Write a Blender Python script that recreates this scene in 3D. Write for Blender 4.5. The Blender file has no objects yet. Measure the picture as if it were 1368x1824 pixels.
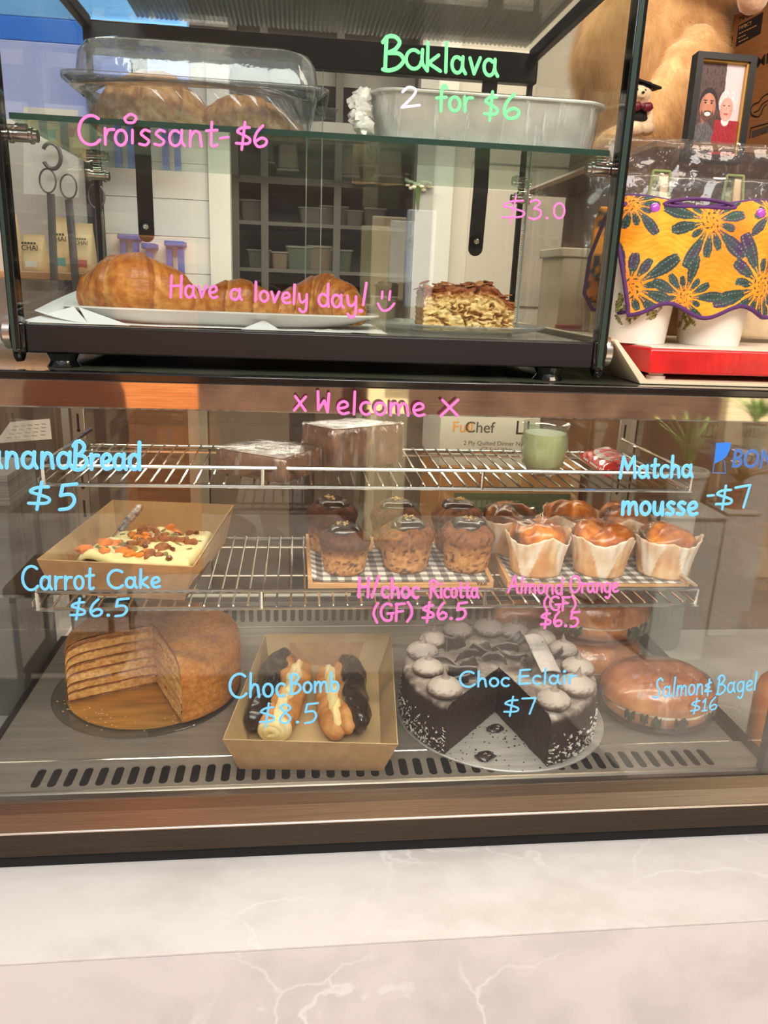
import bpy, bmesh, math, random
import numpy as np
from mathutils import Vector, noise, Matrix
random.seed(7)
S = bpy.context.scene
COL = S.collection
PI = math.pi

# ------------------------------------------------------------------ camera, sky, sun, big lights, exposure
# world frame: origin at eye height above the counter, x to the right along the counter, y into the shop, z up
F_PX, YAW, PITCH, ROLL, DIST = 1365.5, .120669, .287329, .0410326, .92
def _axes():
    cy, sy, cp, sp = math.cos(YAW), math.sin(YAW), math.cos(PITCH), math.sin(PITCH)
    f = Vector((sy*cp, cy*cp, -sp)); r = Vector((cy, -sy, 0)); u = r.cross(f)
    cr, sr = math.cos(ROLL), math.sin(ROLL)
    return cr*r+sr*u, -sr*r+cr*u, f
CR, CU, CF = _axes()
CAM = Vector((0, -DIST, 0))
cd = bpy.data.cameras.new('camera'); cam = bpy.data.objects.new('camera', cd); COL.objects.link(cam)
cd.sensor_fit = 'VERTICAL'; cd.sensor_height = 36.0; cd.lens = 36.0*F_PX/1824
cd.clip_start = .02
cam.matrix_world = Matrix(((CR.x, CU.x, -CF.x, CAM.x), (CR.y, CU.y, -CF.y, CAM.y), (CR.z, CU.z, -CF.z, CAM.z), (0, 0, 0, 1)))
S.camera = cam
def _ray(px, py): return CR*((px-684)/F_PX) - CU*((py-912)/F_PX) + CF
def PY(px, py, y):            # point at depth y seen at a photo position
    d = _ray(px, py); return CAM + d*((y+DIST)/d.y)
def PZ(px, py, z):            # point at height z seen at a photo position
    d = _ray(px, py); return CAM + d*(z/d.z)

w = bpy.data.worlds.new('sky'); S.world = w; w.use_nodes = True
bg = w.node_tree.nodes['Background']; bg.inputs[0].default_value = (.80, .88, 1, 1); bg.inputs[1].default_value = 1.3
sd = bpy.data.lights.new('sun', 'SUN'); sd.energy = 13; sd.angle = .01; sd.color = (1, .93, .83)
so = bpy.data.objects.new('sun', sd); COL.objects.link(so)
so.rotation_euler = Vector((-.10, -.46, -.88)).to_track_quat('-Z', 'Y').to_euler()
def area(name, loc, target, sx, sy, power, color):
    l = bpy.data.lights.new(name, 'AREA'); l.shape = 'RECTANGLE'; l.size = sx; l.size_y = sy; l.energy = power; l.color = color
    o = bpy.data.objects.new(name, l); COL.objects.link(o); o.location = loc
    o.rotation_euler = (Vector(target)-Vector(loc)).to_track_quat('-Z', 'Y').to_euler(); return o
area('shop_ceiling_lamp', (.3, .8, 1.05), (.3, .79, -1), 1.8, .4, 34, (1, .88, .74))
area('warm_fill_light', (.9, -.45, 1.05), (.72, .4, .1), .9, .3, 11.5, (1, .84, .66))  # unseen warm fill added to brighten the counter and the right-hand cups
area('front_fill_light', (.1, -2.0, 1.5), (.15, -.1, -.9), 1.8, .9, 66, (1, .97, .945))  # unseen floating fill added to brighten the marble front, no real lamp there
S.view_settings.view_transform = 'Standard'; S.view_settings.look = 'None'
S.view_settings.exposure = 0.0; S.view_settings.gamma = 1; S.view_settings.use_curve_mapping = False
S.cycles.transparent_max_bounces = 48; S.cycles.max_bounces = 12; S.cycles.diffuse_bounces = 4; S.cycles.glossy_bounces = 5

# ------------------------------------------------------------------ helpers
def lin(c):
    out = []
    for x in c[:3]:
        x = x/255; out.append(x/12.92 if x <= .04045 else ((x+.055)/1.055)**2.4)
    return tuple(out)+(1,)
def nlin(a):
    a = np.asarray(a, float)/255
    return np.where(a <= .04045, a/12.92, ((a+.055)/1.055)**2.4)
def mat(name, rgb=(128, 128, 128), rough=.5, metal=0, rgb2=None, vscale=20, vstretch=(1, 1, 1), bump=0, bscale=60, bstretch=(1, 1, 1),
        coat=0, vcol=False, sss=0, sssr=(.02, .008, .004), emit=0, sheen=0, ior=1.45, detail=4, lo=.35, hi=.65, transl=0, brough=None):
    m = bpy.data.materials.new(name); m.use_nodes = True; N = m.node_tree.nodes; L = m.node_tree.links
    b = N['Principled BSDF']; b.inputs['Roughness'].default_value = rough; b.inputs['Metallic'].default_value = metal
    b.inputs['IOR'].default_value = ior
    tc = N.new('ShaderNodeTexCoord')
    def mapped(st):
        mp = N.new('ShaderNodeMapping'); mp.inputs['Scale'].default_value = st; L.new(tc.outputs['Object'], mp.inputs['Vector']); return mp.outputs[0]
    col = None
    if vcol:
        at = N.new('ShaderNodeAttribute'); at.attribute_name = 'Col'; col = at.outputs['Color']
    if rgb2 is not None:
        nz = N.new('ShaderNodeTexNoise'); nz.inputs['Scale'].default_value = vscale; nz.inputs['Detail'].default_value = detail
        L.new(mapped(vstretch), nz.inputs['Vector'])
        rp = N.new('ShaderNodeMapRange'); rp.inputs['From Min'].default_value = lo; rp.inputs['From Max'].default_value = hi
        L.new(nz.outputs['Fac'], rp.inputs['Value'])
        mx = N.new('ShaderNodeMix'); mx.data_type = 'RGBA'
        if vcol:
            mx.blend_type = 'MULTIPLY'; L.new(col, mx.inputs['A']); mx.inputs['B'].default_value = lin(rgb2)
        else:
            mx.inputs['A'].default_value = lin(rgb); mx.inputs['B'].default_value = lin(rgb2)
        L.new(rp.outputs[0], mx.inputs['Factor']); col = mx.outputs['Result']
    if col is not None: L.new(col, b.inputs['Base Color'])
    else: b.inputs['Base Color'].default_value = lin(rgb)
    if bump:
        nb = N.new('ShaderNodeTexNoise'); nb.inputs['Scale'].default_value = bscale; nb.inputs['Detail'].default_value = 5
        L.new(mapped(bstretch), nb.inputs['Vector'])
        bp = N.new('ShaderNodeBump'); bp.inputs['Strength'].default_value = bump; bp.inputs['Distance'].default_value = .002
        L.new(nb.outputs['Fac'], bp.inputs['Height']); L.new(bp.outputs[0], b.inputs['Normal'])
        if coat: L.new(bp.outputs[0], b.inputs['Coat Normal'])
    if coat: b.inputs['Coat Weight'].default_value = coat; b.inputs['Coat Roughness'].default_value = .06
    if sss:
        b.inputs['Subsurface Weight'].default_value = sss; b.inputs['Subsurface Radius'].default_value = (1, .5, .3); b.inputs['Subsurface Scale'].default_value = .004
    if sheen: b.inputs['Sheen Weight'].default_value = sheen; b.inputs['Sheen Roughness'].default_value = .4
    if emit:
        b.inputs['Emission Color'].default_value = lin(rgb); b.inputs['Emission Strength'].default_value = emit
    return m
def glass_mat(name, tint=(250, 253, 251), ior=1.5, rough=0.0, bump=0, bscale=60, bstretch=(1, 1, 1), white=0, bdist=.003, streak=None):
    """clear pane: straight-through transmission plus Fresnel reflection"""
    m = bpy.data.materials.new(name); m.use_nodes = True; N = m.node_tree.nodes; L = m.node_tree.links
    N.remove(N['Principled BSDF']); out = N['Material Output']
    t = N.new('ShaderNodeBsdfTransparent'); t.inputs[0].default_value = lin(tint)
    g = N.new('ShaderNodeBsdfGlossy'); g.inputs['Roughness'].default_value = rough
    geo = N.new('ShaderNodeNewGeometry'); fr = N.new('ShaderNodeFresnel')
    mr = N.new('ShaderNodeMapRange'); mr.inputs['To Min'].default_value = ior; mr.inputs['To Max'].default_value = 1/ior
    L.new(geo.outputs['Backfacing'], mr.inputs['Value']); L.new(mr.outputs[0], fr.inputs['IOR'])
    mx = N.new('ShaderNodeMixShader'); L.new(fr.outputs[0], mx.inputs[0])
    src = t.outputs[0]
    if white:
        d = N.new('ShaderNodeBsdfDiffuse'); d.inputs[0].default_value = (.85, .85, .85, 1)
        m2 = N.new('ShaderNodeMixShader'); m2.inputs[0].default_value = white
        if streak:  # highlights along the film wrinkles painted in as white noise streaks
            tc2 = N.new('ShaderNodeTexCoord'); mp2 = N.new('ShaderNodeMapping'); mp2.inputs['Rotation'].default_value = streak[0]; mp2.inputs['Scale'].default_value = streak[1]; n2 = N.new('ShaderNodeTexNoise'); n2.inputs['Scale'].default_value = streak[2]; n2.inputs['Detail'].default_value = 3
            L.new(tc2.outputs['Object'], mp2.inputs[0]); L.new(mp2.outputs[0], n2.inputs['Vector']); r2 = N.new('ShaderNodeMapRange'); r2.inputs['From Min'].default_value = .55; r2.inputs['From Max'].default_value = .72; r2.inputs['To Min'].default_value = white; r2.inputs['To Max'].default_value = streak[3]
            L.new(n2.outputs['Fac'], r2.inputs['Value']); L.new(r2.outputs[0], m2.inputs[0])
        L.new(t.outputs[0], m2.inputs[1]); L.new(d.outputs[0], m2.inputs[2]); src = m2.outputs[0]
    L.new(src, mx.inputs[1]); L.new(g.outputs[0], mx.inputs[2]); L.new(mx.outputs[0], out.inputs['Surface'])
    if bump:
        tc = N.new('ShaderNodeTexCoord'); mp = N.new('ShaderNodeMapping'); mp.inputs['Scale'].default_value = bstretch
        nb = N.new('ShaderNodeTexNoise'); nb.inputs['Scale'].default_value = bscale; nb.inputs['Detail'].default_value = 4
        L.new(tc.outputs['Object'], mp.inputs[0]); L.new(mp.outputs[0], nb.inputs['Vector'])
        bp = N.new('ShaderNodeBump'); bp.inputs['Strength'].default_value = bump; bp.inputs['Distance'].default_value = bdist
        L.new(nb.outputs['Fac'], bp.inputs['Height']); L.new(bp.outputs[0], g.inputs['Normal']); L.new(bp.outputs[0], fr.inputs['Normal'])
    return m

class MB:
    def __init__(s): s.v = []; s.f = []; s.mi = []; s.c = []
    def add(s, verts, faces, mi=0, cols=None):
        o = len(s.v); s.v += [tuple(p) for p in verts]
        s.f += [tuple(i+o for i in f) for f in faces]; s.mi += [mi]*len(faces)
        s.c += list(cols) if cols is not None else [(1, 1, 1)]*len(verts)
    def box(s, x0, x1, y0, y1, z0, z1, mi=0):
        V = [(x, y, z) for z in (z0, z1) for y in (y0, y1) for x in (x0, x1)]
        s.add(V, [(0, 2, 3, 1), (4, 5, 7, 6), (0, 1, 5, 4), (2, 6, 7, 3), (0, 4, 6, 2), (1, 3, 7, 5)], mi)
    def hexa(s, b4, t4, mi=0):      # bottom and top quads, same winding (ccw seen from above)
        s.add(list(b4)+list(t4), [(3, 2, 1, 0), (4, 5, 6, 7)]+[(i, (i+1) % 4, (i+1) % 4+4, i+4) for i in range(4)], mi)
    def tube(s, pts, r, n=8, closed=False, mi=0, cols=None, flat=1.0):
        pts = [Vector(p) for p in pts]; m = len(pts); rs = r if hasattr(r, '__len__') else [r]*m
        V = []; C = []; nrm = None
        for i, p in enumerate(pts):
            a = pts[i-1] if (i or closed) else p; b = pts[(i+1) % m] if (i < m-1 or closed) else p
            t = (b-a).normalized() if (b-a).length > 1e-9 else Vector((0, 0, 1))
            if nrm is None:
                nrm = Vector((0, 0, 1)) if abs(t.z) < .9 else Vector((1, 0, 0))
            nrm = (nrm-t*nrm.dot(t)); nrm = nrm.normalized() if nrm.length > 1e-6 else t.orthogonal().normalized()
            bn = t.cross(nrm)
            for k in range(n):
                a_ = 2*PI*k/n; V.append(p+(nrm*math.cos(a_)*flat+bn*math.sin(a_))*rs[i]); C.append(cols[i] if cols else (1, 1, 1))
        Fc = []
        for i in range(m if closed else m-1):
            for k in range(n):
                a0, a1 = i*n+k, i*n+(k+1) % n; b0, b1 = ((i+1) % m)*n+k, ((i+1) % m)*n+(k+1) % n
                Fc.append((a0, a1, b1, b0))
        if not closed: Fc += [tuple(range(n-1, -1, -1)), tuple((m-1)*n+k for k in range(n))]
        s.add(V, Fc, mi, C)
    def lathe(s, prof, n=24, c=(0, 0, 0), mi=0, fn=None, col=None, cap=True):
        V = []; C = []
        for j, (r, z) in enumerate(prof):
            for k in range(n):
                a = 2*PI*k/n; x, y, zz = r*math.cos(a), r*math.sin(a), z
                if fn: x, y, zz = fn(x, y, zz, a)
                V.append((c[0]+x, c[1]+y, c[2]+zz)); C.append(col(x, y, zz, a, j) if col else (1, 1, 1))
        Fc = [(j*n+k, j*n+(k+1) % n, (j+1)*n+(k+1) % n, (j+1)*n+k) for j in range(len(prof)-1) for k in range(n)]
        if cap: Fc += [tuple(range(n-1, -1, -1)), tuple((len(prof)-1)*n+k for k in range(n))]
        s.add(V, Fc, mi, C)
    def loft(s, rings, mi=0, cap0=True, cap1=True, cols=None):
        n = len(rings[0]); V = [p for r in rings for p in r]
        Fc = [(j*n+k, j*n+(k+1) % n, (j+1)*n+(k+1) % n, (j+1)*n+k) for j in range(len(rings)-1) for k in range(n)]
        if cap0: Fc.append(tuple(range(n-1, -1, -1)))
        if cap1: Fc.append(tuple((len(rings)-1)*n+k for k in range(n)))
        s.add(V, Fc, mi, cols)
    def grid(s, fn, nu, nv, mi=0, col=None):
        V = []; C = []
        for j in range(nv+1):
            for i in range(nu+1):
                V.append(fn(i/nu, j/nv)); C.append(col(i/nu, j/nv) if col else (1, 1, 1))
        s.add(V, [(j*(nu+1)+i, j*(nu+1)+i+1, (j+1)*(nu+1)+i+1, (j+1)*(nu+1)+i) for j in range(nv) for i in range(nu)], mi, C)
    def prism_x(s, poly, x0, x1, mi=0):     # polygon of (y,z), ccw seen from +x
        n = len(poly); V = [(x0, y, z) for y, z in poly]+[(x1, y, z) for y, z in poly]
        s.add(V, [(i, i+n, (i+1) % n+n, (i+1) % n)[::-1] for i in range(n)]+[tuple(range(n-1, -1, -1)), tuple(range(n, 2*n))], mi)
    def blob(s, c, rx, ry, rz, seed=0, amp=.1, n=14, m=9, mi=0, freq=2.0, rot=0, col=None):
        V = []; C = []
        for j in range(m+1):
            th = PI*j/m
            for k in range(n):
                a = 2*PI*k/n; d = Vector((math.sin(th)*math.cos(a), math.sin(th)*math.sin(a), math.cos(th)))
                q = 1+amp*noise.noise(d*freq+Vector((seed*7.1, seed*3.3, seed)))
                x, y, z = d.x*rx*q, d.y*ry*q, d.z*rz*q
                cx, sx = math.cos(rot), math.sin(rot)
                V.append((c[0]+x*cx-y*sx, c[1]+x*sx+y*cx, c[2]+z)); C.append(col if col else (1, 1, 1))
        s.add(V, [(j*n+k, (j+1)*n+k, (j+1)*n+(k+1) % n, j*n+(k+1) % n) for j in range(m) for k in range(n)], mi, C)
    def build(s, name, mats, parent=None, smooth=40, bevel=0, solid=0, sub=0):
        me = bpy.data.meshes.new(name); me.from_pydata(s.v, [], s.f)
        for m_ in (mats if isinstance(mats, (list, tuple)) else [mats]): me.materials.append(m_)
        me.polygons.foreach_set('material_index', s.mi)
        if any(c != (1, 1, 1) for c in s.c):
            at = me.color_attributes.new('Col', 'FLOAT_COLOR', 'POINT')
            arr = np.ones((len(s.v), 4)); arr[:, :3] = nlin(np.array(s.c)) ; at.data.foreach_set('color', arr.ravel())
        bm = bmesh.new(); bm.from_mesh(me); bmesh.ops.remove_doubles(bm, verts=bm.verts, dist=1e-6)
        if not solid: bmesh.ops.recalc_face_normals(bm, faces=bm.faces)
        bm.to_mesh(me); bm.free()
        if smooth:
            me.polygons.foreach_set('use_smooth', [True]*len(me.polygons)); me.set_sharp_from_angle(angle=math.radians(smooth))
        o = bpy.data.objects.new(name, me); COL.objects.link(o)
        if solid:
            md = o.modifiers.new('thickness', 'SOLIDIFY'); md.thickness = solid; md.offset = 0
        if sub:
            md = o.modifiers.new('subdivision', 'SUBSURF'); md.levels = sub; md.render_levels = sub
        if bevel:
            md = o.modifiers.new('bevel', 'BEVEL'); md.width = bevel; md.segments = 2; md.limit_method = 'ANGLE'; md.angle_limit = .6
        if parent is not None:
            o.parent = parent
            if parent.get('world_parts'): o.location = -parent.location
        return o
def tag(o, label=None, cat=None, group=None, kind=None):
    if label: o['label'] = label
    if cat: o['category'] = cat
    if group: o['group'] = group
    if kind: o['kind'] = kind
    return o
def thing(name, label, cat, loc, group=None, rz=0, local=False):
    """an Empty at a thing's base; its parts are modelled in world coordinates, or about the Empty when local"""
    o = bpy.data.objects.new(name, None); COL.objects.link(o); o.empty_display_size = .02
    o.location = loc; o.rotation_euler.z = rz
    if not local: o['world_parts'] = 1
    return tag(o, label, cat, group)
def copy_tree(o, parent=None):
    c = o.copy(); COL.objects.link(c)
    if parent: c.parent = parent
    for ch in list(o.children): copy_tree(ch, c)
    return c
def rrect(hx, hy, r, n=6):
    out = []
    for cx, cy, a0 in ((hx-r, hy-r, 0), (-hx+r, hy-r, 90), (-hx+r, -hy+r, 180), (hx-r, -hy+r, 270)):
        for k in range(n+1):
            a = math.radians(a0+90*k/n); out.append((cx+r*math.cos(a), cy+r*math.sin(a)))
    return out
def super_ring(rx, ry, e, n=48):
    out = []
    for k in range(n):
        a = 2*PI*k/n; c, s_ = math.cos(a), math.sin(a)
        out.append((rx*math.copysign(abs(c)**(2/e), c), ry*math.copysign(abs(s_)**(2/e), s_)))
    return out
def catmull(P, n=6):
    if len(P) < 3: return P
    Q = [P[0]]+list(P)+[P[-1]]; out = []
    for i in range(1, len(Q)-2):
        p0, p1, p2, p3 = Q[i-1:i+3]
        for k in range(n):
            t = k/n
            out.append(tuple(.5*((2*p1[d])+(-p0[d]+p2[d])*t+(2*p0[d]-5*p1[d]+4*p2[d]-p3[d])*t*t+(-p0[d]+3*p1[d]-3*p2[d]+p3[d])*t**3) for d in range(len(p1))))
    return out+[tuple(P[-1])]
def fbm(p, s=1.0, seed=0): return noise.fractal(Vector(p)*s+Vector((seed*5.3, seed*2.1, seed*9.7)), 1.0, 2.0, 4)
def mix(a, b, t):
    t = max(0, min(1, t)); return tuple(a[i]*(1-t)+b[i]*t for i in range(3))
def text_mesh(txt, name, size, origin, right, up, m, parent=None, align='LEFT', shear=0, extrude=.0003, bold=0, sx=1):
    """printed lettering as real thin mesh: baseline start, writing direction, up direction"""
    c = bpy.data.curves.new(name, 'FONT'); c.body = txt; c.size = size; c.align_x = align; c.shear = shear; c.extrude = extrude; c.offset = bold
    t = bpy.data.objects.new(name, c); COL.objects.link(t)
    dg = bpy.context.evaluated_depsgraph_get(); me = bpy.data.meshes.new_from_object(t.evaluated_get(dg))
    bpy.data.objects.remove(t); bpy.data.curves.remove(c); me.name = name
    r = Vector(right).normalized(); u = Vector(up); u = (u-r*u.dot(r)).normalized(); n_ = r.cross(u); o = Vector(origin)
    me.transform(Matrix.Diagonal((sx, 1, 1, 1)))
    me.transform(Matrix(((r.x, u.x, n_.x, o.x), (r.y, u.y, n_.y, o.y), (r.z, u.z, n_.z, o.z), (0, 0, 0, 1))))
    me.materials.clear(); me.materials.append(m)
    ob = bpy.data.objects.new(name, me); COL.objects.link(ob)
    if parent is not None:
        ob.parent = parent
        if parent.get('world_parts'): ob.location = -parent.location
    return ob

# ------------------------------------------------------------------ handwriting: a stroke alphabet drawn with a paint marker
def E(cx, cy, rx, ry, a0, a1, n=14):
    return [(cx+rx*math.cos(math.radians(a0+(a1-a0)*k/n)), cy+ry*math.sin(math.radians(a0+(a1-a0)*k/n))) for k in range(n+1)]
G = {
 'a': (.56, [E(.21, .27, .19, .27, 50, 350), [(.43, .56), (.42, .2), (.52, 0)]]),
 'b': (.5, [[(.07, 1), (.05, .02)], E(.24, .26, .19, .25, 150, -170)]),
 'c': (.43, [E(.24, .27, .21, .27, 50, 310)]),
 'd': (.5, [E(.22, .27, .2, .27, 45, 360), [(.44, 1), (.42, .3), (.45, 0)]]),
 'e': (.46, [[(.06, .24), (.25, .27), (.39, .36), (.36, .5), (.24, .55), (.1, .46), (.04, .27), (.1, .08), (.24, 0), (.43, .06)]]),
 'f': (.38, [[(.4, .88), (.3, 1), (.2, .85), (.17, .4), (.16, 0)], [(.0, .5), (.36, .53)]]),
 'g': (.5, [E(.22, .27, .2, .27, 45, 360), [(.42, .54), (.43, .1), (.42, -.2), (.3, -.38), (.12, -.3)]]),
 'h': (.5, [[(.07, 1), (.05, 0)], [(.06, .28), (.2, .52), (.36, .46), (.4, .22), (.43, 0)]]),
 'i': (.2, [[(.09, .52), (.09, 0)], E(.1, .8, .03, .03, 0, 360, 6)]),
 'k': (.46, [[(.07, 1), (.05, 0)], [(.38, .56), (.08, .27)], [(.08, .27), (.43, 0)]]),
 'l': (.2, [[(.11, 1), (.08, 0)]]),
 'm': (.76, [[(.05, .54), (.05, 0)], [(.05, .28), (.19, .52), (.32, .46), (.34, .02)], [(.34, .28), (.49, .52), (.62, .46), (.66, .2), (.69, 0)]]),
 'n': (.5, [[(.06, .54), (.05, 0)], [(.06, .28), (.2, .52), (.36, .46), (.4, .22), (.43, 0)]]),
 'o': (.48, [E(.23, .27, .2, .27, 90, 455)]),
 'r': (.37, [[(.05, .54), (.06, 0)], [(.06, .28), (.16, .48), (.35, .5)]]),
 's': (.41, [[(.36, .5), (.2, .55), (.08, .42), (.2, .29), (.34, .16), (.24, .01), (.03, .05)]]),
 't': (.38, [[(.18, .86), (.16, .1), (.25, 0), (.36, .06)], [(.0, .55), (.36, .58)]]),
 'u': (.5, [[(.06, .54), (.07, .14), (.2, 0), (.34, .12), (.42, .54)], [(.42, .54), (.44, 0)]]),
 'v': (.45, [[(.04, .54), (.19, .02)], [(.19, .02), (.42, .57)]]),
 'w': (.7, [[(.03, .54), (.12, .05), (.2, .03), (.33, .45)], [(.33, .45), (.42, .05), (.52, .03), (.66, .56)]]),
 'x': (.46, [[(.04, .55), (.42, 0)], [(.43, .57), (.0, -.02)]]),
 'y': (.48, [[(.05, .54), (.09, .2), (.22, .1), (.38, .24)], [(.43, .54), (.42, 0), (.36, -.32), (.2, -.4), (.06, -.26)]]),
 'A': (.7, [[(.0, 0), (.38, 1)], [(.38, 1), (.62, 0)], [(.1, .34), (.6, .4)]]),
 'B': (.62, [[(.1, .98), (.06, 0)], [(.0, .84), (.14, 1), (.34, .98), (.46, .8), (.34, .6), (.14, .5)], [(.14, .5), (.44, .46), (.57, .25), (.42, .04), (.18, -.04), (.0, .0)]]),
 'C': (.76, [E(.42, .48, .41, .5, 52, 318)]),
 'E': (.6, [[(.56, .97), (.1, .94)], [(.1, .94), (.05, .03)], [(.05, .03), (.56, .05)], [(.07, .5), (.48, .54)]]),
 'F': (.55, [[(.08, 1), (.05, 0)], [(.04, .96), (.52, 1)], [(.06, .52), (.42, .56)]]),
 'G': (.74, [E(.4, .5, .37, .5, 55, 300)+[(.62, .2), (.64, .42)], [(.4, .42), (.72, .44)]]),
 'H': (.66, [[(.08, 1), (.03, 0)], [(.58, 1), (.54, 0)], [(.05, .5), (.57, .54)]]),
 'M': (.86, [[(.02, 0), (.14, 1)], [(.14, 1), (.38, .4)], [(.38, .4), (.68, 1)], [(.68, 1), (.76, 0)]]),
 'O': (.78, [E(.38, .5, .35, .5, 90, 458)]),
 'R': (.64, [[(.08, 1), (.05, 0)], [(.02, .9), (.2, 1), (.46, .92), (.5, .72), (.3, .52), (.1, .48)], [(.2, .5), (.6, .0)]]),
 'S': (.6, [[(.58, .85), (.42, 1), (.2, .86), (.22, .6), (.4, .4), (.42, .16), (.24, .0), (.0, .06)]]),
 'W': (.86, [[(.08, 1), (.1, .1)], [(.1, .1), (.36, .56)], [(.36, .56), (.5, .02)], [(.5, .02), (.56, .92)]]),
 '0': (.5, [E(.24, .4, .2, .4, 90, 455)]),
 '1': (.3, [[(.04, .72), (.18, .96)], [(.18, .96), (.15, 0)], [(.02, .0), (.3, .02)]]),
 '2': (.52, [[(.06, .8), (.22, 1), (.4, .85), (.34, .55), (.04, .03)], [(.04, .03), (.5, .06)]]),
 '3': (.52, [[(.06, .92), (.28, 1), (.42, .84), (.2, .56)], [(.2, .56), (.44, .44), (.42, .14), (.2, 0), (.0, .1)]]),
 '5': (.52, [[(.5, 1), (.12, .95)], [(.12, .95), (.06, .55)], [(.06, .55), (.34, .58), (.44, .32), (.3, .04), (.04, -.02)]]),
 '6': (.52, [[(.34, 1), (.14, .68), (.06, .3), (.18, .02), (.4, .08), (.46, .3), (.3, .42), (.1, .26)]]),
 '7': (.52, [[(.0, .96), (.48, 1)], [(.48, 1), (.26, 0)]]),
 '8': (.52, [[(.42, .86), (.24, 1), (.08, .84), (.24, .58), (.44, .26), (.28, 0), (.06, .16), (.2, .5), (.42, .74), (.42, .86)]]),
 '$': (.58, [[(.5, .86), (.22, .82), (.06, .64), (.3, .5), (.52, .34), (.44, .14), (.02, .12)], [(.34, 1.08), (.22, -.14)]]),
 '.': (.22, [E(.08, .04, .025, .025, 0, 360, 6)]),
 '-': (.42, [[(.06, .42), (.34, .44)]]),
 '/': (.46, [[(.4, 1.12), (.02, 0)]]),
 '(': (.34, [[(.3, 1.05), (.1, .7), (.06, .35), (.24, -.1)]]),
 ')': (.34, [[(.06, 1.1), (.26, .75), (.28, .35), (.04, -.05)]]),
 '&': (.6, [[(.46, .86), (.1, .62), (.36, .5)], [(.36, .5), (.04, .2), (.46, .22)], [(.36, 1.1), (.22, -.1)]]),
 '!': (.3, [[(.2, 1.05), (.12, .2)], E(.06, -.04, .03, .03, 0, 360, 6)]),
}
STROKE = [0]
def ribbon(mb, pts, wd, plane_y, th=.0005):
    """pts: world points on the pane; a flattened stroke of paint standing th proud of it"""
    P = [Vector((p[0], 0, p[2])) for p in pts]; STROKE[0] += 1; plane_y -= .00007*(STROKE[0] % 7); wd *= .84
    Q = [P[0]]
    for p in P[1:]:
        if (p-Q[-1]).length > wd*.12: Q.append(p)
    if len(Q) == 1: Q.append(Q[0]+Vector((wd*.2, 0, 0)))
    d0 = (Q[0]-Q[1]).normalized(); d1 = (Q[-1]-Q[-2]).normalized(); h = wd/2
    seq = [(Q[0]+d0*h*.95, .3), (Q[0]+d0*h*.6, .8)]+[(q, 1) for q in Q]+[(Q[-1]+d1*h*.6, .8), (Q[-1]+d1*h*.95, .3)]
    V = []; m = len(seq)
    for i, (p, k) in enumerate(seq):
        t = (seq[min(i+1, m-1)][0]-seq[max(i-1, 0)][0]).normalized(); n_ = Vector((-t.z, 0, t.x))
        for q, e in ((1, 0), (.75, 1), (-.75, 1), (-1, 0)):
            a = p+n_*(h*k*q); V.append((a.x, plane_y-th*e-.00018*i/m, a.z))
    Fc = [(i*4+j, i*4+j+1, i*4+5+j, i*4+4+j) for i in range(m-1) for j in range(3)]+[(0, 1, 2, 3), tuple((m-1)*4+j for j in (3, 2, 1, 0))]
    mb.add(V, Fc)
def write(mb, txt, x0, y0, x1, y1, cap, wpx, plane_y, slant=0.0):
    tot = 0; pos = []
    for ch in txt:
        if ch == ' ': pos.append((None, tot)); tot += .34; continue
        pos.append((ch, tot)); tot += G[ch][0]+.09
    tot -= .09; k = (PY(x0+1, y0, plane_y)-PY(x0, y0, plane_y)).length
    for ch, ox in pos:
        if ch is None: continue
        for st in G[ch][1]:
            pts = []
            for gx, gy in catmull(st):
                f = (ox+gx)/tot; px = x0+(x1-x0)*f+slant*cap*gy; py = y0+(y1-y0)*f-cap*gy
                pts.append(PY(px, py, plane_y))
            ribbon(mb, pts, wpx*k, plane_y)
def scrawl(mb, strokes, wpx, plane_y):
    for st in strokes:
        k = (PY(st[0][0]+1, st[0][1], plane_y)-PY(*st[0], plane_y)).length
        ribbon(mb, [PY(x, y, plane_y) for x, y in catmull(st)], wpx*k, plane_y)
# ------------------------------------------------------------------ materials
M_BLACK = mat('black_powder_coat', (22, 20, 21), .35)
M_BLACKG = mat('black_gloss', (14, 15, 14), .08, coat=.3)
M_STEEL = mat('brushed_steel', (142, 130, 116), .3, 1, rgb2=(120, 110, 98), vscale=30, vstretch=(.3, 60, 60), bump=.02, bscale=40, bstretch=(.5, 80, 80))
M_HEADER = mat('polished_steel', (214, 200, 190), .035, 1, rgb2=(196, 182, 172), vscale=20, vstretch=(.4, 60, 90))
M_BASE = mat('dark_brushed_steel', (84, 74, 64), .36, 1, rgb2=(70, 62, 54), vscale=30, vstretch=(.3, 60, 60))
M_PLATE = mat('dull_steel', (150, 141, 130), .4, .45, rgb2=(134, 126, 116), vscale=12, vstretch=(.4, 8, 8))
M_CHROME = mat('chrome', (225, 222, 218), .1, 1)
M_DARK = mat('dark_void', (20, 19, 18), .8)
M_GLASS = glass_mat('clear_glass')
M_GLASSL = glass_mat('clear_glass_thick', (246, 248, 246), 1.52)
M_EDGE = mat('green_glass_edge', (34, 62, 52), .15, coat=.4)
M_PVC = glass_mat('clear_plastic', (246, 247, 249), 1.5, .05, bump=.25, bscale=30, white=.045)
M_FILM = glass_mat('cling_film', (253, 253, 253), 1.5, .10, bump=1.0, bscale=38, bstretch=(1.4, 1.4, .30), white=.012, bdist=.006, streak=((.2, .3, .5), (1, 1, .16), 110, .22))
M_FILMT = glass_mat('stretched_film', (253, 253, 253), 1.5, .12, bump=.8, bscale=40, white=.02, bdist=.004, streak=((0, .85, .1), (1, 1, .10), 130, .75))
M_BAG = glass_mat('crinkled_cellophane', (252, 252, 252), 1.38, .07, bump=1.0, bscale=20, white=.01, bdist=.006)
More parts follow.
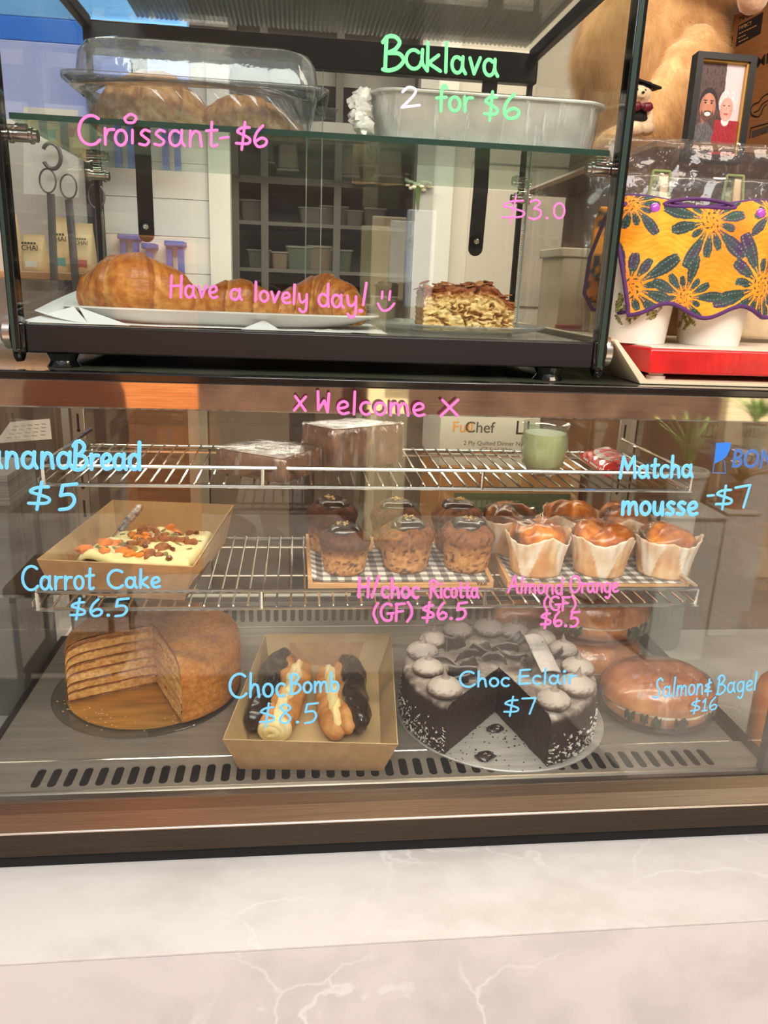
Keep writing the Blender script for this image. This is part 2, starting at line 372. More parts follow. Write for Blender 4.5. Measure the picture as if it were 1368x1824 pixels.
M_PINK = mat('pink_paint_marker', (255, 118, 196), .6)
M_BLUE = mat('blue_paint_marker', (112, 200, 250), .6)
M_GREEN = mat('green_paint_marker', (112, 236, 150), .6)
M_WHITEINK = mat('worn_white_marker', (212, 214, 226), .6)
M_KRAFT = mat('kraft_board', (190, 150, 108), .75, rgb2=(176, 136, 96), vscale=60, bump=.08, bscale=200)
M_KRAFT_IN = mat('kraft_board_inside', (196, 168, 122), .6, rgb2=(180, 150, 106), vscale=14, bump=.08, bscale=120, bstretch=(1, 1, 6))
M_WHITE = mat('white_china', (236, 234, 228), .15, coat=.4)
M_PAPER = mat('baking_paper', (232, 232, 230), .6, bump=.15, bscale=30)

# ------------------------------------------------------------------ setting
def structure(name, mb, m, **k):
    o = mb.build(name, m, **k); o['kind'] = 'structure'; return o
ZFLOOR = -1.64; ZTOP = -.7923
b = MB(); b.box(-6, 6, -.1, 2.3, ZFLOOR-.05, ZFLOOR); structure('floor', b, mat('shop_floor', (96, 88, 80), .5))
b = MB(); b.box(-9, 9, -12, -.1, ZFLOOR-.06, ZFLOOR)
structure('floor_outdoor_paving', b, mat('paving', (176, 164, 154), .85, rgb2=(146, 132, 120), vscale=3, bump=.2, bscale=40))
M_WALL = mat('shop_wall', (150, 142, 134), .8)
b = MB(); b.box(-1.8, 1.3, 2.2, 2.26, ZFLOOR, 1.12); structure('wall_back', b, mat('back_wall', (112, 104, 96), .8, rgb2=(96, 88, 80), vscale=3))
b = MB(); b.box(-1.86, -1.8, -.5, 2.26, ZFLOOR, 1.12); structure('wall_left', b, M_WALL)
b = MB(); b.box(1.30, 1.36, -.5, 2.26, ZFLOOR, 1.12); structure('wall_right', b, mat('timber_lining', (128, 98, 76), .6, rgb2=(108, 80, 60), vscale=6, vstretch=(1, .4, 8)))
b = MB(); b.box(-1.9, 1.4, -.62, 2.3, 1.12, 1.2); structure('ceiling', b, mat('ceiling_white', (205, 200, 194), .8))
# facade opposite, seen only as a reflection
b = MB(); b.box(-7, 7, -4.6, -4.5, ZFLOOR, -.02); structure('wall_front', b, mat('street_wall', (128, 98, 82), .85, rgb2=(96, 72, 60), vscale=4))
b = MB(); b.box(-7, 7, -4.6, -4.45, -.02, 3.2); structure('trim_7', b, mat('shaded_upper_wall', (66, 60, 58), .8, rgb2=(88, 78, 72), vscale=2))  # upper facade added to keep sky out of reflections, awning shade in its colour
def opposite(name, px0, px1, y, z0, z1, m, label, cat):
    a, c = PY(px0, 720, -y), PY(px1, 720, -y); t = thing(name, label, cat, ((a.x+c.x)/2, y, z0))
    bb = MB(); bb.box(a.x, c.x, y-.04, y, z0, z1); bb.build('panel', m, t, bevel=.01)
    bb = MB()
    for x in (a.x+.03, c.x-.03): bb.box(x-.02, x+.02, y-.09, y-.04, z0, z1)
    bb.build('frame', m, t)
M_TIMB = mat('orange_timber', (232, 150, 88), .5, rgb2=(196, 112, 60), vscale=14, vstretch=(.4, 8, 8))
opposite('timber_screen', 205, 352, -3.3, ZFLOOR, .2, M_TIMB, 'sunlit orange timber screen across the pavement, reflected in the steel strip', 'screen')
opposite('cream_door', 655, 728, -3.9, ZFLOOR, .4, mat('cream_paint', (250, 226, 178), .6), 'sunlit cream door across the pavement, reflected left of centre', 'door')
opposite('bright_reflection_slab', 714, 764, -3.6, -.12, .42, mat('white_render', (240, 244, 250), .6), 'white slab added across the pavement for the bright window reflection beside the almond slice', 'pillar')  # added slab, its reflection gives the bright window strip in the glass
opposite('plank_wall_panel', 1300, 1500, -3.2, ZFLOOR, .4, mat('pale_planks', (250, 232, 196), .6, rgb2=(226, 200, 160), vscale=9, vstretch=(9, 1, .3)), 'sunlit pale plank panel behind the potted plants', 'panel')
# chair with a rounded back on the pavement
c0 = PY(130, 700, 2.3); t = thing('cafe_chair', 'dark brown cafe chair with a rounded back on the pavement', 'chair', (c0.x, -2.3, ZFLOOR))
M_CHAIR = mat('brown_vinyl', (92, 52, 34), .5)
b = MB(); rr = []
for k, (zz, hw) in enumerate(((-.80, .20), (-.62, .21), (-.46, .20), (-.36, .165), (-.315, .10), (-.305, .02))):
    rr.append([(c0.x+x*hw, -2.3+.03*y_, zz) for x, y_ in super_ring(1, 1, 3, 20)])
b.loft(rr); b.build('backrest', M_CHAIR, t)
b = MB(); b.box(c0.x-.21, c0.x+.21, -2.3, -1.9, -1.2, -1.15); b.build('seat', M_CHAIR, t, bevel=.02)
for sx in (-.18, .18):
    for yy in (-2.28, -1.93):
        b = MB(); b.tube([(c0.x+sx, yy, ZFLOOR), (c0.x+sx, yy, -.8 if yy < -2 else -1.2)], .012); b.build('leg', bpy.data.materials['paving'], t)
# potted plants outside, each pot on a pale box
M_LEAFS = [mat('leaf_mid', (126, 168, 78), .5, rgb2=(190, 212, 128), vscale=12), mat('leaf_red', (206, 120, 88), .5, rgb2=(150, 160, 74), vscale=15), mat('leaf_pale', (176, 196, 128), .5, rgb2=(112, 148, 70), vscale=12)]
M_POTS = [mat('white_pot', (235, 232, 220), .5), mat('terracotta', (206, 140, 112), .7), mat('sage_pot', (186, 200, 180), .5)]
def potted(px, pytop, pybase, y, kind, label, spread, nleaf):
    base = PY(px, pybase, -y); top = PY(px, pytop, -y); x, zb, h = base.x, base.z, top.z-base.z
    t = thing('potted_plant', label, 'plant', (x, y, zb), 'potted plants on the pavement')
    b = MB(); r = h*.2; b.lathe([(r*.7, zb), (r, zb+h*.36), (r*1.06, zb+h*.36), (r*1.06, zb+h*.4), (r*.9, zb+h*.4), (r*.85, zb+h*.34)], 20, (x, y, 0)); b.build('pot', M_POTS[kind], t)
    b = MB()
    for i in range(nleaf):
        a = random.uniform(0, 2*PI); tilt = random.uniform(.05, spread); ln = h*random.uniform(.4, .66); p = Vector((x, y, zb+h*.35)); wv = h*random.uniform(.02, .05)
        d = Vector((math.cos(a), math.sin(a), 0)); s_ = Vector((-d.y, d.x, 0)); pts = []
        for k in range(6):
            f = k/5; q = p+d*(ln*tilt*f*f*1.3)+Vector((0, 0, ln*(f-.35*tilt*f*f))); ww = wv*math.sin(PI*min(1, .12+f*.88)); pts += [q-s_*ww, q+Vector((0, 0, wv*.2)), q+s_*ww]
        b.add(pts, [(k*3+j, k*3+j+1, k*3+j+4, k*3+j+3) for k in range(5) for j in range(2)])
    b.build('foliage', M_LEAFS[kind], t, solid=.002)
    t2 = thing('plant_crate', 'pale crate carrying the '+label.split(' in ')[0], 'crate', (x, y, ZFLOOR)); b = MB(); b.box(x-r*1.5, x+r*1.5, y-r*1.5, y+r*1.5, ZFLOOR, zb-.012)
    b.build('body', mat('crate_grey', (226, 226, 216), .7), t2, bevel=.005)
    b = MB(); b.box(x-r*1.6, x+r*1.6, y-r*1.6, y+r*1.6, zb-.012, zb); b.build('lid', mat('crate_lid', (206, 204, 190), .7), t2, bevel=.003)
potted(1215, 728, 905, -2.3, 0, 'tall green strappy plant in a white pot', .5, 34)
potted(1310, 805, 905, -2.5, 1, 'small reddish bromeliad in a terracotta pot', 1.0, 30)
potted(1340, 690, 800, -2.8, 2, 'pale leafy climber in a sage pot', .8, 40)

# ------------------------------------------------------------------ counter
def marble(name, base, vein_l, vein_d, sc, warp):
    m = mat(name, base, .32); N = m.node_tree.nodes; L = m.node_tree.links; bs = N['Principled BSDF']
    tc = N.new('ShaderNodeTexCoord'); mp = N.new('ShaderNodeMapping'); mp.inputs['Rotation'].default_value = (.2, .3, .5); mp.inputs['Scale'].default_value = warp; L.new(tc.outputs['Object'], mp.inputs[0])
    n1 = N.new('ShaderNodeTexNoise'); n1.inputs['Scale'].default_value = sc; n1.inputs['Detail'].default_value = 8; n1.inputs['Roughness'].default_value = .62; L.new(mp.outputs[0], n1.inputs['Vector'])
    cr = N.new('ShaderNodeValToRGB'); cr.color_ramp.elements[0].position = .36; cr.color_ramp.elements[0].color = lin(vein_d); cr.color_ramp.elements[1].position = .56; cr.color_ramp.elements[1].color = lin(base); L.new(n1.outputs['Fac'], cr.inputs[0])
    vo = N.new('ShaderNodeTexVoronoi'); vo.feature = 'DISTANCE_TO_EDGE'; vo.inputs['Scale'].default_value = 4.6
    nw = N.new('ShaderNodeTexNoise'); nw.inputs['Scale'].default_value = 6; nw.inputs['Detail'].default_value = 6; L.new(mp.outputs[0], nw.inputs['Vector'])
    ad = N.new('ShaderNodeMixRGB'); ad.blend_type = 'ADD'; ad.inputs[0].default_value = .22; L.new(mp.outputs[0], ad.inputs[1]); L.new(nw.outputs['Color'], ad.inputs[2]); L.new(ad.outputs[0], vo.inputs['Vector'])
    vr = N.new('ShaderNodeMapRange'); vr.inputs['From Min'].default_value = 0; vr.inputs['From Max'].default_value = .022; vr.inputs['To Min'].default_value = 1.0; vr.inputs['To Max'].default_value = 0; L.new(vo.outputs['Distance'], vr.inputs['Value'])
    nm = N.new('ShaderNodeTexNoise'); nm.inputs['Scale'].default_value = 3.0; L.new(mp.outputs[0], nm.inputs['Vector'])
    gt = N.new('ShaderNodeMapRange'); gt.inputs['From Min'].default_value = .38; gt.inputs['From Max'].default_value = .56; L.new(nm.outputs['Fac'], gt.inputs['Value'])
    mu = N.new('ShaderNodeMath'); mu.operation = 'MULTIPLY'; L.new(vr.outputs[0], mu.inputs[0]); L.new(gt.outputs[0], mu.inputs[1])
    mx = N.new('ShaderNodeMixRGB'); L.new(mu.outputs[0], mx.inputs[0]); L.new(cr.outputs[0], mx.inputs[1]); mx.inputs[2].default_value = lin(vein_l)
    L.new(mx.outputs[0], bs.inputs['Base Color']); return m
t = thing('service_counter', 'pale grey veined marble-look counter under the refrigerated case', 'counter', (.1, .3, ZFLOOR))
b = MB(); b.box(-1.79, 1.29, -.155, .98, ZTOP-.003, ZTOP); b.build('countertop', marble('marble_top', (220, 214, 206), (232, 228, 221), (207, 200, 191), 7, (1.0, 1.6, 1)), t, bevel=.0003)
b = MB(); b.box(-1.79, 1.29, -.1553, -.12, ZFLOOR+.08, ZTOP-.0043); b.build('front_panel', marble('marble_front', (219, 214, 211), (235, 232, 230), (205, 200, 197), 7, (1, 1, 1)), t)
b = MB(); b.box(-1.78, 1.28, -.118, .9, ZFLOOR, ZTOP-.003); b.build('carcass', M_DARK, t)

# ------------------------------------------------------------------ refrigerated case
CX0, CX1, ZF = -.452, .716, -.6817
t = fridge = thing('refrigerated_display_case', 'long steel and glass refrigerated cake case standing on the marble counter', 'display case', (.13, .3, ZTOP))
b = MB(); b.box(CX0, CX1+.06, .006, .60, ZTOP, -.766); b.build('shadow_gap_block', M_DARK, t)  # black block standing in for the shadow gap under the case
b = MB(); b.prism_x([(-.004, -.768), (.60, -.768), (.60, -.726), (-.004, -.726)], CX0-.03, CX1+.07); b.build('base_panel', M_BASE, t, bevel=.001)
b = MB(); b.prism_x([(-.010, -.7275), (.02, -.7275), (.02, -.6845), (.0035, -.6845), (-.003, -.7005), (-.0085, -.7225)], CX0-.03, CX1+.07); b.build('front_rail', M_STEEL, t, smooth=0)
b = MB(); b.tube([(CX0-.03, -.0095, -.7256), (CX1+.07, -.0095, -.7256)], .0019, 10); b.build('highlight_bead', mat('lip_highlight', (228, 214, 200), .3, 1), t)  # bright bead added to draw the highlight along the rail's lower edge
b = MB(); b.box(CX0, CX1, 0, .006, -.6855, -.1185); b.build('front_glass', M_GLASSL, t)
for x in (CX0, CX1-.005):
    b = MB(); b.box(x, x+.005, .008, .60, -.6845, -.122); b.build('side_glass', M_GLASSL, t)
for x in (CX0+.0055, CX1-.014):
    b = MB(); b.box(x, x+.008, .0065, .022, -.684, -.12); b.build('corner_trim', M_BLACK, t)
for x in (CX0-.006, CX1-.006):
    b = MB(); b.box(x, x+.012, .595, .625, -.775, -.1185); b.build('rear_post', M_STEEL, t)
b = MB(); b.box(CX0, CX1, .012, .61, -.1175, -.1090); b.build('top_glass', mat('dark_green_top', (92, 96, 80), .06, coat=.6), t)
b = MB(); b.box(CX0-.004, CX1+.004, -.004, .013, -.1190, -.1084); b.build('top_trim', M_BLACKG, t, bevel=.002)
b = MB(); b.prism_x([(.0095, -.1505), (.011, -.1525), (.016, -.1525), (.016, -.1195), (.0095, -.1195)], CX0+.008, CX1-.008); b.build('header_strip', M_HEADER, t, smooth=0)
# lamp tube behind the header
b = MB(); b.tube([(CX0+.06, .034, -.132), (CX1-.06, .034, -.132)], .008, 12); b.build('lamp_tube', mat('lamp_tube', (255, 240, 222), .5, emit=42), t)
for x in (CX0+.05, CX1-.05):
    b = MB(); b.tube([(x-.012, .034, -.132), (x+.012, .034, -.132)], .0105, 12); b.build('lamp_cap', M_WHITE, t)
b = MB(); b.tube([(CX0+.06, .555, -.136), (CX1-.06, .555, -.136)], .007, 12); b.build('lamp_tube', bpy.data.materials['lamp_tube'], t)
for x in (CX0+.05, CX1-.05):
    b = MB(); b.tube([(x-.012, .555, -.136), (x+.012, .555, -.136)], .0095, 12); b.build('lamp_cap', M_WHITE, t)
# floor, front grille with real slots, rear grille
b = MB(); b.box(CX0+.012, CX1-.012, .0895, .535, ZF-.006, ZF); b.build('deck_plate', M_PLATE, t)
b = MB(); b.box(CX0+.012, CX1-.012, .024, .6, ZF-.035, ZF-.030); b.build('drip_tray', M_DARK, t)
def slotted(mb, x0, x1, n, u0, u1, s0, s1, sw, place, x_pad=0.0):
    """a strip from x0..x1 with n slots; place(x,u)->point"""
    if x_pad:
        for a, c in ((x0-x_pad, x0), (x1, x1+x_pad)): mb.add([place(a, u0), place(c, u0), place(c, u1), place(a, u1)], [(0, 1, 2, 3)])
    p = (x1-x0)/n; K = 6
    for i in range(n):
        xa = x0+i*p; xc = xa+p/2; inner = []; outer = []
        for cu, a0 in ((s1-sw/2, 0), (s0+sw/2, 180)):
            for k in range(K+1):
                a = math.radians(a0+180*k/K); inner.append((xc+sw/2*math.cos(a), cu+sw/2*math.sin(a)))
        for x, u in inner:
            dx, du = x-xc, u-(s0+s1)/2
            f = min(p/2/abs(dx) if abs(dx) > 1e-7 else 1e9, ((u1 if du > 0 else -u0)-((s0+s1)/2 if du > 0 else -(s0+s1)/2))/abs(du) if abs(du) > 1e-7 else 1e9)
            outer.append((xc+dx*f, (s0+s1)/2+du*f))
        m = len(inner); V = [place(x, u) for x, u in inner]+[place(x, u) for x, u in outer]
        mb.add(V, [(k, (k+1) % m, m+(k+1) % m, m+k) for k in range(m)])
        for xx, uu in ((xa, u1), (xa+p, u1), (xa, u0), (xa+p, u0)):   # corner fillers
            near = sorted(range(m), key=lambda k: (outer[k][0]-xx)**2+(outer[k][1]-uu)**2)
            es = [k for k in near if abs(outer[k][0]-xx) < 1e-6][:1]+[k for k in near if abs(outer[k][1]-uu) < 1e-6][:1]
            if len(es) == 2: mb.add([place(*outer[es[0]]), place(*outer[es[1]]), place(xx, uu)], [(0, 1, 2)])
b = MB(); slotted(b, -.365, .645, 47, .020, .088, .0275, .0705, .0122, lambda x, u: (x, u, ZF), .07); b.build('front_grille', M_PLATE, t, solid=.0012, smooth=0)
b = MB(); b.prism_x([(.020, ZF+.0006), (.0155, ZF-.002), (.0125, ZF-.008), (.0125, -.6915), (.020, -.6915)], CX0+.012, CX1-.012); b.build('grille_lip', M_STEEL, t)
b = MB(); b.tube([(CX0+.02, .0885, ZF+.0005), (CX1-.02, .0885, ZF+.0005)], .0014, 6); b.build('deck_edge', M_CHROME, t)
b = MB(); slotted(b, -.365, .645, 60, ZF+.002, ZF+.056, ZF+.012, ZF+.044, .0095, lambda x, u: (x, .536, u), .07); b.build('rear_grille', mat('bright_steel', (196, 200, 192), .3, .8), t, solid=.0012, smooth=0)
b = MB(); b.box(CX0+.012, CX1-.012, .56, .565, ZF, ZF+.056); b.build('rear_duct', mat('duct_grey', (120, 118, 110), .5), t)
# slotted uprights
for x in (-.402, .632):
    b = MB(); b.box(x, x+.022, .508, .514, ZF, -.125); b.build('upright', mat('upright_steel', (150, 140, 128), .4, .9), t, bevel=.001)
    up_ = bpy.data.objects['upright'] if x < 0 else bpy.data.objects['upright.001']
    for k in range(9):
        b = MB(); n_ = 8; hole = [(.0032*math.cos(a), -.166-k*.054+.0032*math.sin(a)) for a in np.linspace(math.radians(125), math.radians(415), 12)]; hole = [(.0019, -.136-k*.054), (-.0019, -.136-k*.054)]+hole
        V = [(x+.011+p, .5073, z) for p, z in hole]+[(x+.011+p, .509, z) for p, z in hole]; m_ = len(hole); b.add(V, [tuple(range(m_)), tuple(range(2*m_-1, m_-1, -1))]+[(i, (i+1) % m_, (i+1) % m_+m_, i+m_) for i in range(m_)]); b.build('keyhole_slot', M_DARK, up_, smooth=0)
# rear sliding doors
for i, (xa, xb, yy) in enumerate(((CX0+.01, .16, .585), (.12, CX1-.01, .597))):
    b = MB(); b.box(xa, xb, yy, yy+.004, -.67, -.125); d = b.build('rear_door', M_GLASS, t)
    for x in (xa, xb-.012): b = MB(); b.box(x, x+.012, yy-.001, yy+.006, -.675, -.122); b.build('door_stile', mat('grey_stile', (150, 140, 128), .5), d)
b = MB(); b.box(CX0, CX1, .578, .61, -.70, -.672); b.build('rear_sill', M_STEEL, t)

def lettering(name, parent, m, fn, label=None):
    mb = MB(); fn(mb); o = mb.build(name, m, parent, smooth=0); o['kind'] = o.get('kind', ''); del o['kind']
    if label: o['label'] = label
    return o
YL = -.0003
def W(*a): return lambda mb: [write(mb, *x) for x in a]
lettering('lettering', fridge, M_PINK, W(('x', 524, 730, 546, 732, 44, 6, YL, 0), ('W', 563, 733, 598, 735, 36, 6.5, YL), ('elcome', 600, 737, 757, 741, 40, 6, YL, 0), ('x', 785, 740, 818, 741, 50, 6, YL, 0)), 'pink Welcome lettering on the steel strip')
lettering('lettering', fridge, M_BLUE, W(('Banana', -60, 832, 131, 834, 50, 9, YL), ('Bread', 131, 835, 251, 836, 48, 9, YL), ('$', 50, 901, 92, 902, 40, 7.5, YL), ('5', 104, 907, 138, 906, 44, 8, YL)), 'blue Banana Bread $5 lettering')
lettering('lettering', fridge, M_BLUE, W(('Carrot', 40, 1050, 168, 1049, 42, 6.5, YL), ('Cake', 192, 1047, 286, 1046, 32, 6.5, YL), ('$6.5', 125, 1099, 230, 1096, 30, 6, YL)), 'blue Carrot Cake $6.5 lettering')
lettering('lettering', fridge, M_PINK, W(('H/choc', 638, 1063, 747, 1065, 34, 6.5, YL), ('Ricotta', 766, 1064, 853, 1064, 30, 5.5, YL), ('(GF)', 664, 1106, 735, 1105, 30, 6, YL), ('$6.5', 752, 1104, 832, 1102, 29, 6, YL)), 'pink H/choc Ricotta (GF) $6.5 lettering')
lettering('lettering', fridge, M_PINK, W(('Almond', 905, 1055, 1002, 1058, 29, 5, YL, .05), ('Orange', 1014, 1055, 1101, 1054, 29, 5, YL, .05), ('(GF)', 968, 1086, 1026, 1088, 24, 5, YL), ('$6.5', 963, 1115, 1032, 1116, 26, 5.5, YL)), 'pink Almond Orange (GF) $6.5 lettering')
lettering('lettering', fridge, M_BLUE, W(('Matcha', 1104, 851, 1234, 849, 37, 7, YL, .05), ), 'blue Matcha lettering')
lettering('lettering', fridge, M_BLUE, W(('mousse', 1107, 916, 1242, 917, 40, 8, YL, .05)), 'blue mousse lettering')
lettering('lettering', fridge, M_BLUE, W(('-', 1258, 900, 1274, 900, 40, 5, YL), ('$', 1274, 902, 1306, 902, 34, 5.5, YL), ('7', 1310, 905, 1338, 902, 38, 5.5, YL)), 'blue -$7 lettering')
lettering('lettering', fridge, M_BLUE, W(('Choc', 409, 1242, 509, 1240, 42, 6, YL), ('Bomb', 516, 1235, 605, 1231, 34, 5.5, YL), ('$8.5', 462, 1290, 567, 1286, 34, 5, YL)), 'blue Choc Bomb $8.5 lettering')
lettering('lettering', fridge, M_BLUE, W(('Choc', 819, 1223, 908, 1222, 27, 5, YL), ('Eclair', 923, 1219, 1026, 1217, 27, 5, YL), ('$7', 897, 1271, 956, 1271, 28, 4.5, YL)), 'blue Choc Eclair $7 lettering')
lettering('lettering', fridge, M_BLUE, W(('Salmon', 1163, 1243, 1252, 1236, 34, 4, YL, .1), ('&', 1254, 1236, 1270, 1236, 24, 4, YL), ('Bagel', 1276, 1236, 1347, 1228, 32, 4, YL, .1), ('$16', 1229, 1269, 1277, 1263, 22, 3.6, YL, .1)), 'blue Salmon & Bagel $16 lettering')
# maker's mark on the glass
M_LOGO = mat('logo_blue', (40, 122, 222), .4); M_LOGO2 = mat('logo_blue_outline', (64, 110, 186), .4)
lg = MB(); pts = [PY(*q, -.0004) for q in ((1276, 789), (1302, 788), (1300, 800), (1294, 812), (1288, 818), (1272, 826))]
lg.add(pts+[p+Vector((0, -.0004, 0)) for p in pts], [tuple(range(6)), tuple(range(11, 5, -1))]+[(i, (i+1) % 6, (i+1) % 6+6, i+6) for i in range(6)]); lg.build('logo_flag', M_LOGO, fridge, smooth=0)
lettering('logo_outline', fridge, M_LOGO2, lambda mb: scrawl(mb, [[(1276, 789), (1272, 826)], [(1272, 826), (1269, 842)], [(1269, 842), (1292, 843)], [(1292, 843), (1290, 824), (1287, 818)]], 1.6, YL))
o_ = PY(1301, 832, -.0004); r_ = PY(1368, 833.5, -.0004)-o_
text_mesh('BON', 'logo_lettering', .0345, o_, r_, (.14, 0, 1), M_LOGO2, fridge, bold=.0004, extrude=.0003, sx=.80)

# ------------------------------------------------------------------ wire shelves
def wire_shelf(name_label, x0, x1, y0, y1, z, arms):
    t = thing('wire_shelf', name_label, 'shelf', ((x0+x1)/2, (y0+y1)/2, z), 'chrome wire shelves in the refrigerated case')
    zr = z-.0055; r = .0033
    b = MB(); b.tube([(x0, y0, zr), (x1, y0, zr), (x1, y1, zr), (x0, y1, zr)], r, 8, True); b.build('frame', M_CHROME, t)
    b = MB(); b.tube([(x0+.004, y0-.002, zr+.029), (x1-.004, y0-.002, zr+.029), (x1-.001, y0+.006, zr+.029), (x1-.001, y1, zr+.029)], r, 8); b.tube([(x0+.004, y0-.002, zr+.029), (x0+.001, y0+.006, zr+.029), (x0+.001, y1, zr+.029)], r, 8); b.build('guard_rail', M_CHROME, t)
    for f in (0.003, .318, .655, .997):
        xx = x0+(x1-x0)*f; b = MB(); b.tube([(xx, y0-.001, zr), (xx, y0-.002, zr+.029)], r, 8); b.build('rail_post', M_CHROME, t)
    b = MB(); n = int((x1-x0)/.0215)
    for k in range(1, n):
        xx = x0+(x1-x0)*k/n; b.tube([(xx, y0-.001, zr+.001), (xx, y0+.006, z-.0022), (xx, y1-.004, z-.0022), (xx, y1, zr+.0045)], .0019, 6)
    for yy in (y0+(y1-y0)*.42, y0+(y1-y0)*.86): b.tube([(x0, yy, z-.006), (x1, yy, z-.006)], .0022, 6)
    b.build('wire_grid', M_CHROME, t)
    for xx in (x0-.012, x1+.010):
        b = MB(); b.prism_x([(y0+.02, zr-.004), (y1+.02, zr-.03), (y1+.02, zr+.008), (y0+.02, zr+.004)], xx-.0012, xx+.0012); b.build('bracket', mat('bracket_steel', (170, 168, 160), .3, .9), t)
ZU, ZL = -.2895, -.4685
wire_shelf('upper chrome wire shelf carrying the wrapped banana bread and mousse glass', -.3625, .627, .20, .475, ZU, 1)
wire_shelf('lower chrome wire shelf carrying the carrot cake and muffins', -.3735, .645, .16, .487, ZL, 1)

# ------------------------------------------------------------------ upper ambient case
UX0, UX1, UY0, UY1, ZB = -.327, .389, .04, .46, -.06
t = upper = thing('pastry_display_case', 'black framed glass pastry case standing on top of the refrigerated case', 'display case', (.03, .25, -.1084))
b = MB(); b.box(UX0+.012, UX1-.012, UY0, UY0+.022, -.0925, ZB); b.build('front_beam', M_BLACK, t, bevel=.002)
for x in (UX0-.001, UX1-.012):
    b = MB(); b.box(x, x+.013, UY0-.002, UY0+.022, -.0935, ZB+.003); b.build('beam_cap', M_BLACKG, t, bevel=.003)
for x in (UX0, UX1-.012):
    b = MB(); b.box(x, x+.012, UY0+.022, UY1, -.0925, ZB); b.build('side_beam', M_BLACK, t, bevel=.002)
b = MB(); b.box(UX0+.012, UX1-.012, UY1-.02, UY1, -.0925, ZB-.004); b.build('rear_beam', M_BLACK, t, bevel=.002)
b = MB(); b.box(UX0+.012, UX1-.012, UY0+.022, UY1-.02, -.072, ZB-.001); b.build('floor_panel', mat('case_floor', (150, 152, 146), .25, coat=.4), t)
for (x, w_) in ((UX0-.004, .011), (UX1-.009, .013)):     # front posts, rounded at the foot
    b = MB(); b.box(x, x+w_, UY0-.004, UY0+.018, -.088, .47)
    b.loft([[(x+w_/2+a*w_/2*s, UY0+.007+c*.011*s, z) for a, c in super_ring(1, 1, 5, 16)] for s, z in ((1, -.088), (.92, -.097), (.6, -.1035))])
    b.build('front_post', M_BLACKG, t, bevel=.0015)
    b = MB(); b.box(x+.002, x+w_-.005, UY0-.0052, UY0-.004, -.09, .47); b.build('post_bead', mat('post_green', (44, 60, 54), .25), t)
for x in (UX0+.004, UX1-.014):
    b = MB(); b.box(x, x+.008, UY1-.012, UY1, ZB, .37); b.build('rear_post', M_BLACK, t, bevel=.001)
b = MB(); b.box(UX0+.008, UX1-.012, UY0+.003, UY0+.007, ZB-.004, .47); b.build('front_glass', M_GLASS, t)
for x in (UX0+.001, UX1-.006):
    b = MB(); b.box(x, x+.004, UY0+.02, UY1-.012, ZB, .366); b.build('side_glass', M_GLASSL, t)
ZR = .366
b = MB(); b.box(UX0+.004, UX1-.004, UY1-.026, UY1-.004, .322, .366); b.build('top_rear_beam', M_BLACK, t, bevel=.003)
for x in (UX0+.003, UX1-.02):
    b = MB(); b.box(x, x+.014, UY0+.02, UY1-.02, .353, .372); b.build('top_side_beam', M_BLACK, t, bevel=.003)
b = MB(); b.box(UX0+.01, UX1-.01, UY0+.02, UY1-.006, .3735, .377); b.build('roof_glass', M_GLASS, t)
b = MB(); xs = np.arange(-.245, .372, .0036)       # ribbed twin-wall sheet lying on the roof
ribs = [];
for k, x in enumerate(xs): ribs.append((x, .3785+(.0022 if k % 2 else 0)))
b.add([(x, y_, z) for x, z in ribs for y_ in (UY0+.0, UY1-.002)], [(2*i, 2*i+1, 2*i+3, 2*i+2) for i in range(len(ribs)-1)]); b.build('ribbed_roof_sheet', glass_mat('ribbed_sheet', (176, 174, 170), 1.5, .2, white=.30), t, smooth=0, solid=.0006)
b = MB(); b.box(UX0+.012, UX1-.016, UY0+.012, UY1-.04, .166-.0065, .166); o = b.build('glass_shelf', glass_mat('shelf_glass', (214, 232, 222), 1.52), t)
b = MB(); b.box(UX0+.012, UX1-.016, UY0+.0112, UY0+.012, .166-.0064, .166-.0001); b.build('shelf_edge', M_EDGE, o)
for x, s_ in ((UX0+.005, 1), (UX1-.006, -1)):
    for y_ in (UY0+.028, UY1-.045):
        b = MB(); b.tube([(x, y_, .146), (x+s_*.004, y_, .146), (x+s_*.004, y_, .146), (x+s_*.022, y_, .146), (x+s_*.023, y_, .146), (x+s_*.026, y_, .146), (x+s_*.027, y_, .146), (x+s_*.031, y_, .146)], [.009, .009, .0075, .0075, .009, .009, .007, .007], 16)
        b.tube([(x+s_*.008, y_, .153), (x+s_*.02, y_, .153)], .0055, 10); b.build('shelf_peg', mat('peg_nickel', (190, 176, 168), .16, 1), t)
for i, (xa, xb, yy) in enumerate(((UX0+.012, .040, UY1-.014), (.015, UX1-.014, UY1-.008))):
    b = MB(); b.box(xa, xb, yy, yy+.003, ZB, .325); b.build('rear_sliding_door', M_GLASS, t)
    xe = xb if i == 0 else xa; b = MB(); b.box(xe-.0008, xe+.0008, yy-.0005, yy+.0035, ZB, .322); b.build('door_edge', mat('door_edge_white', (226, 222, 214), .3), t)
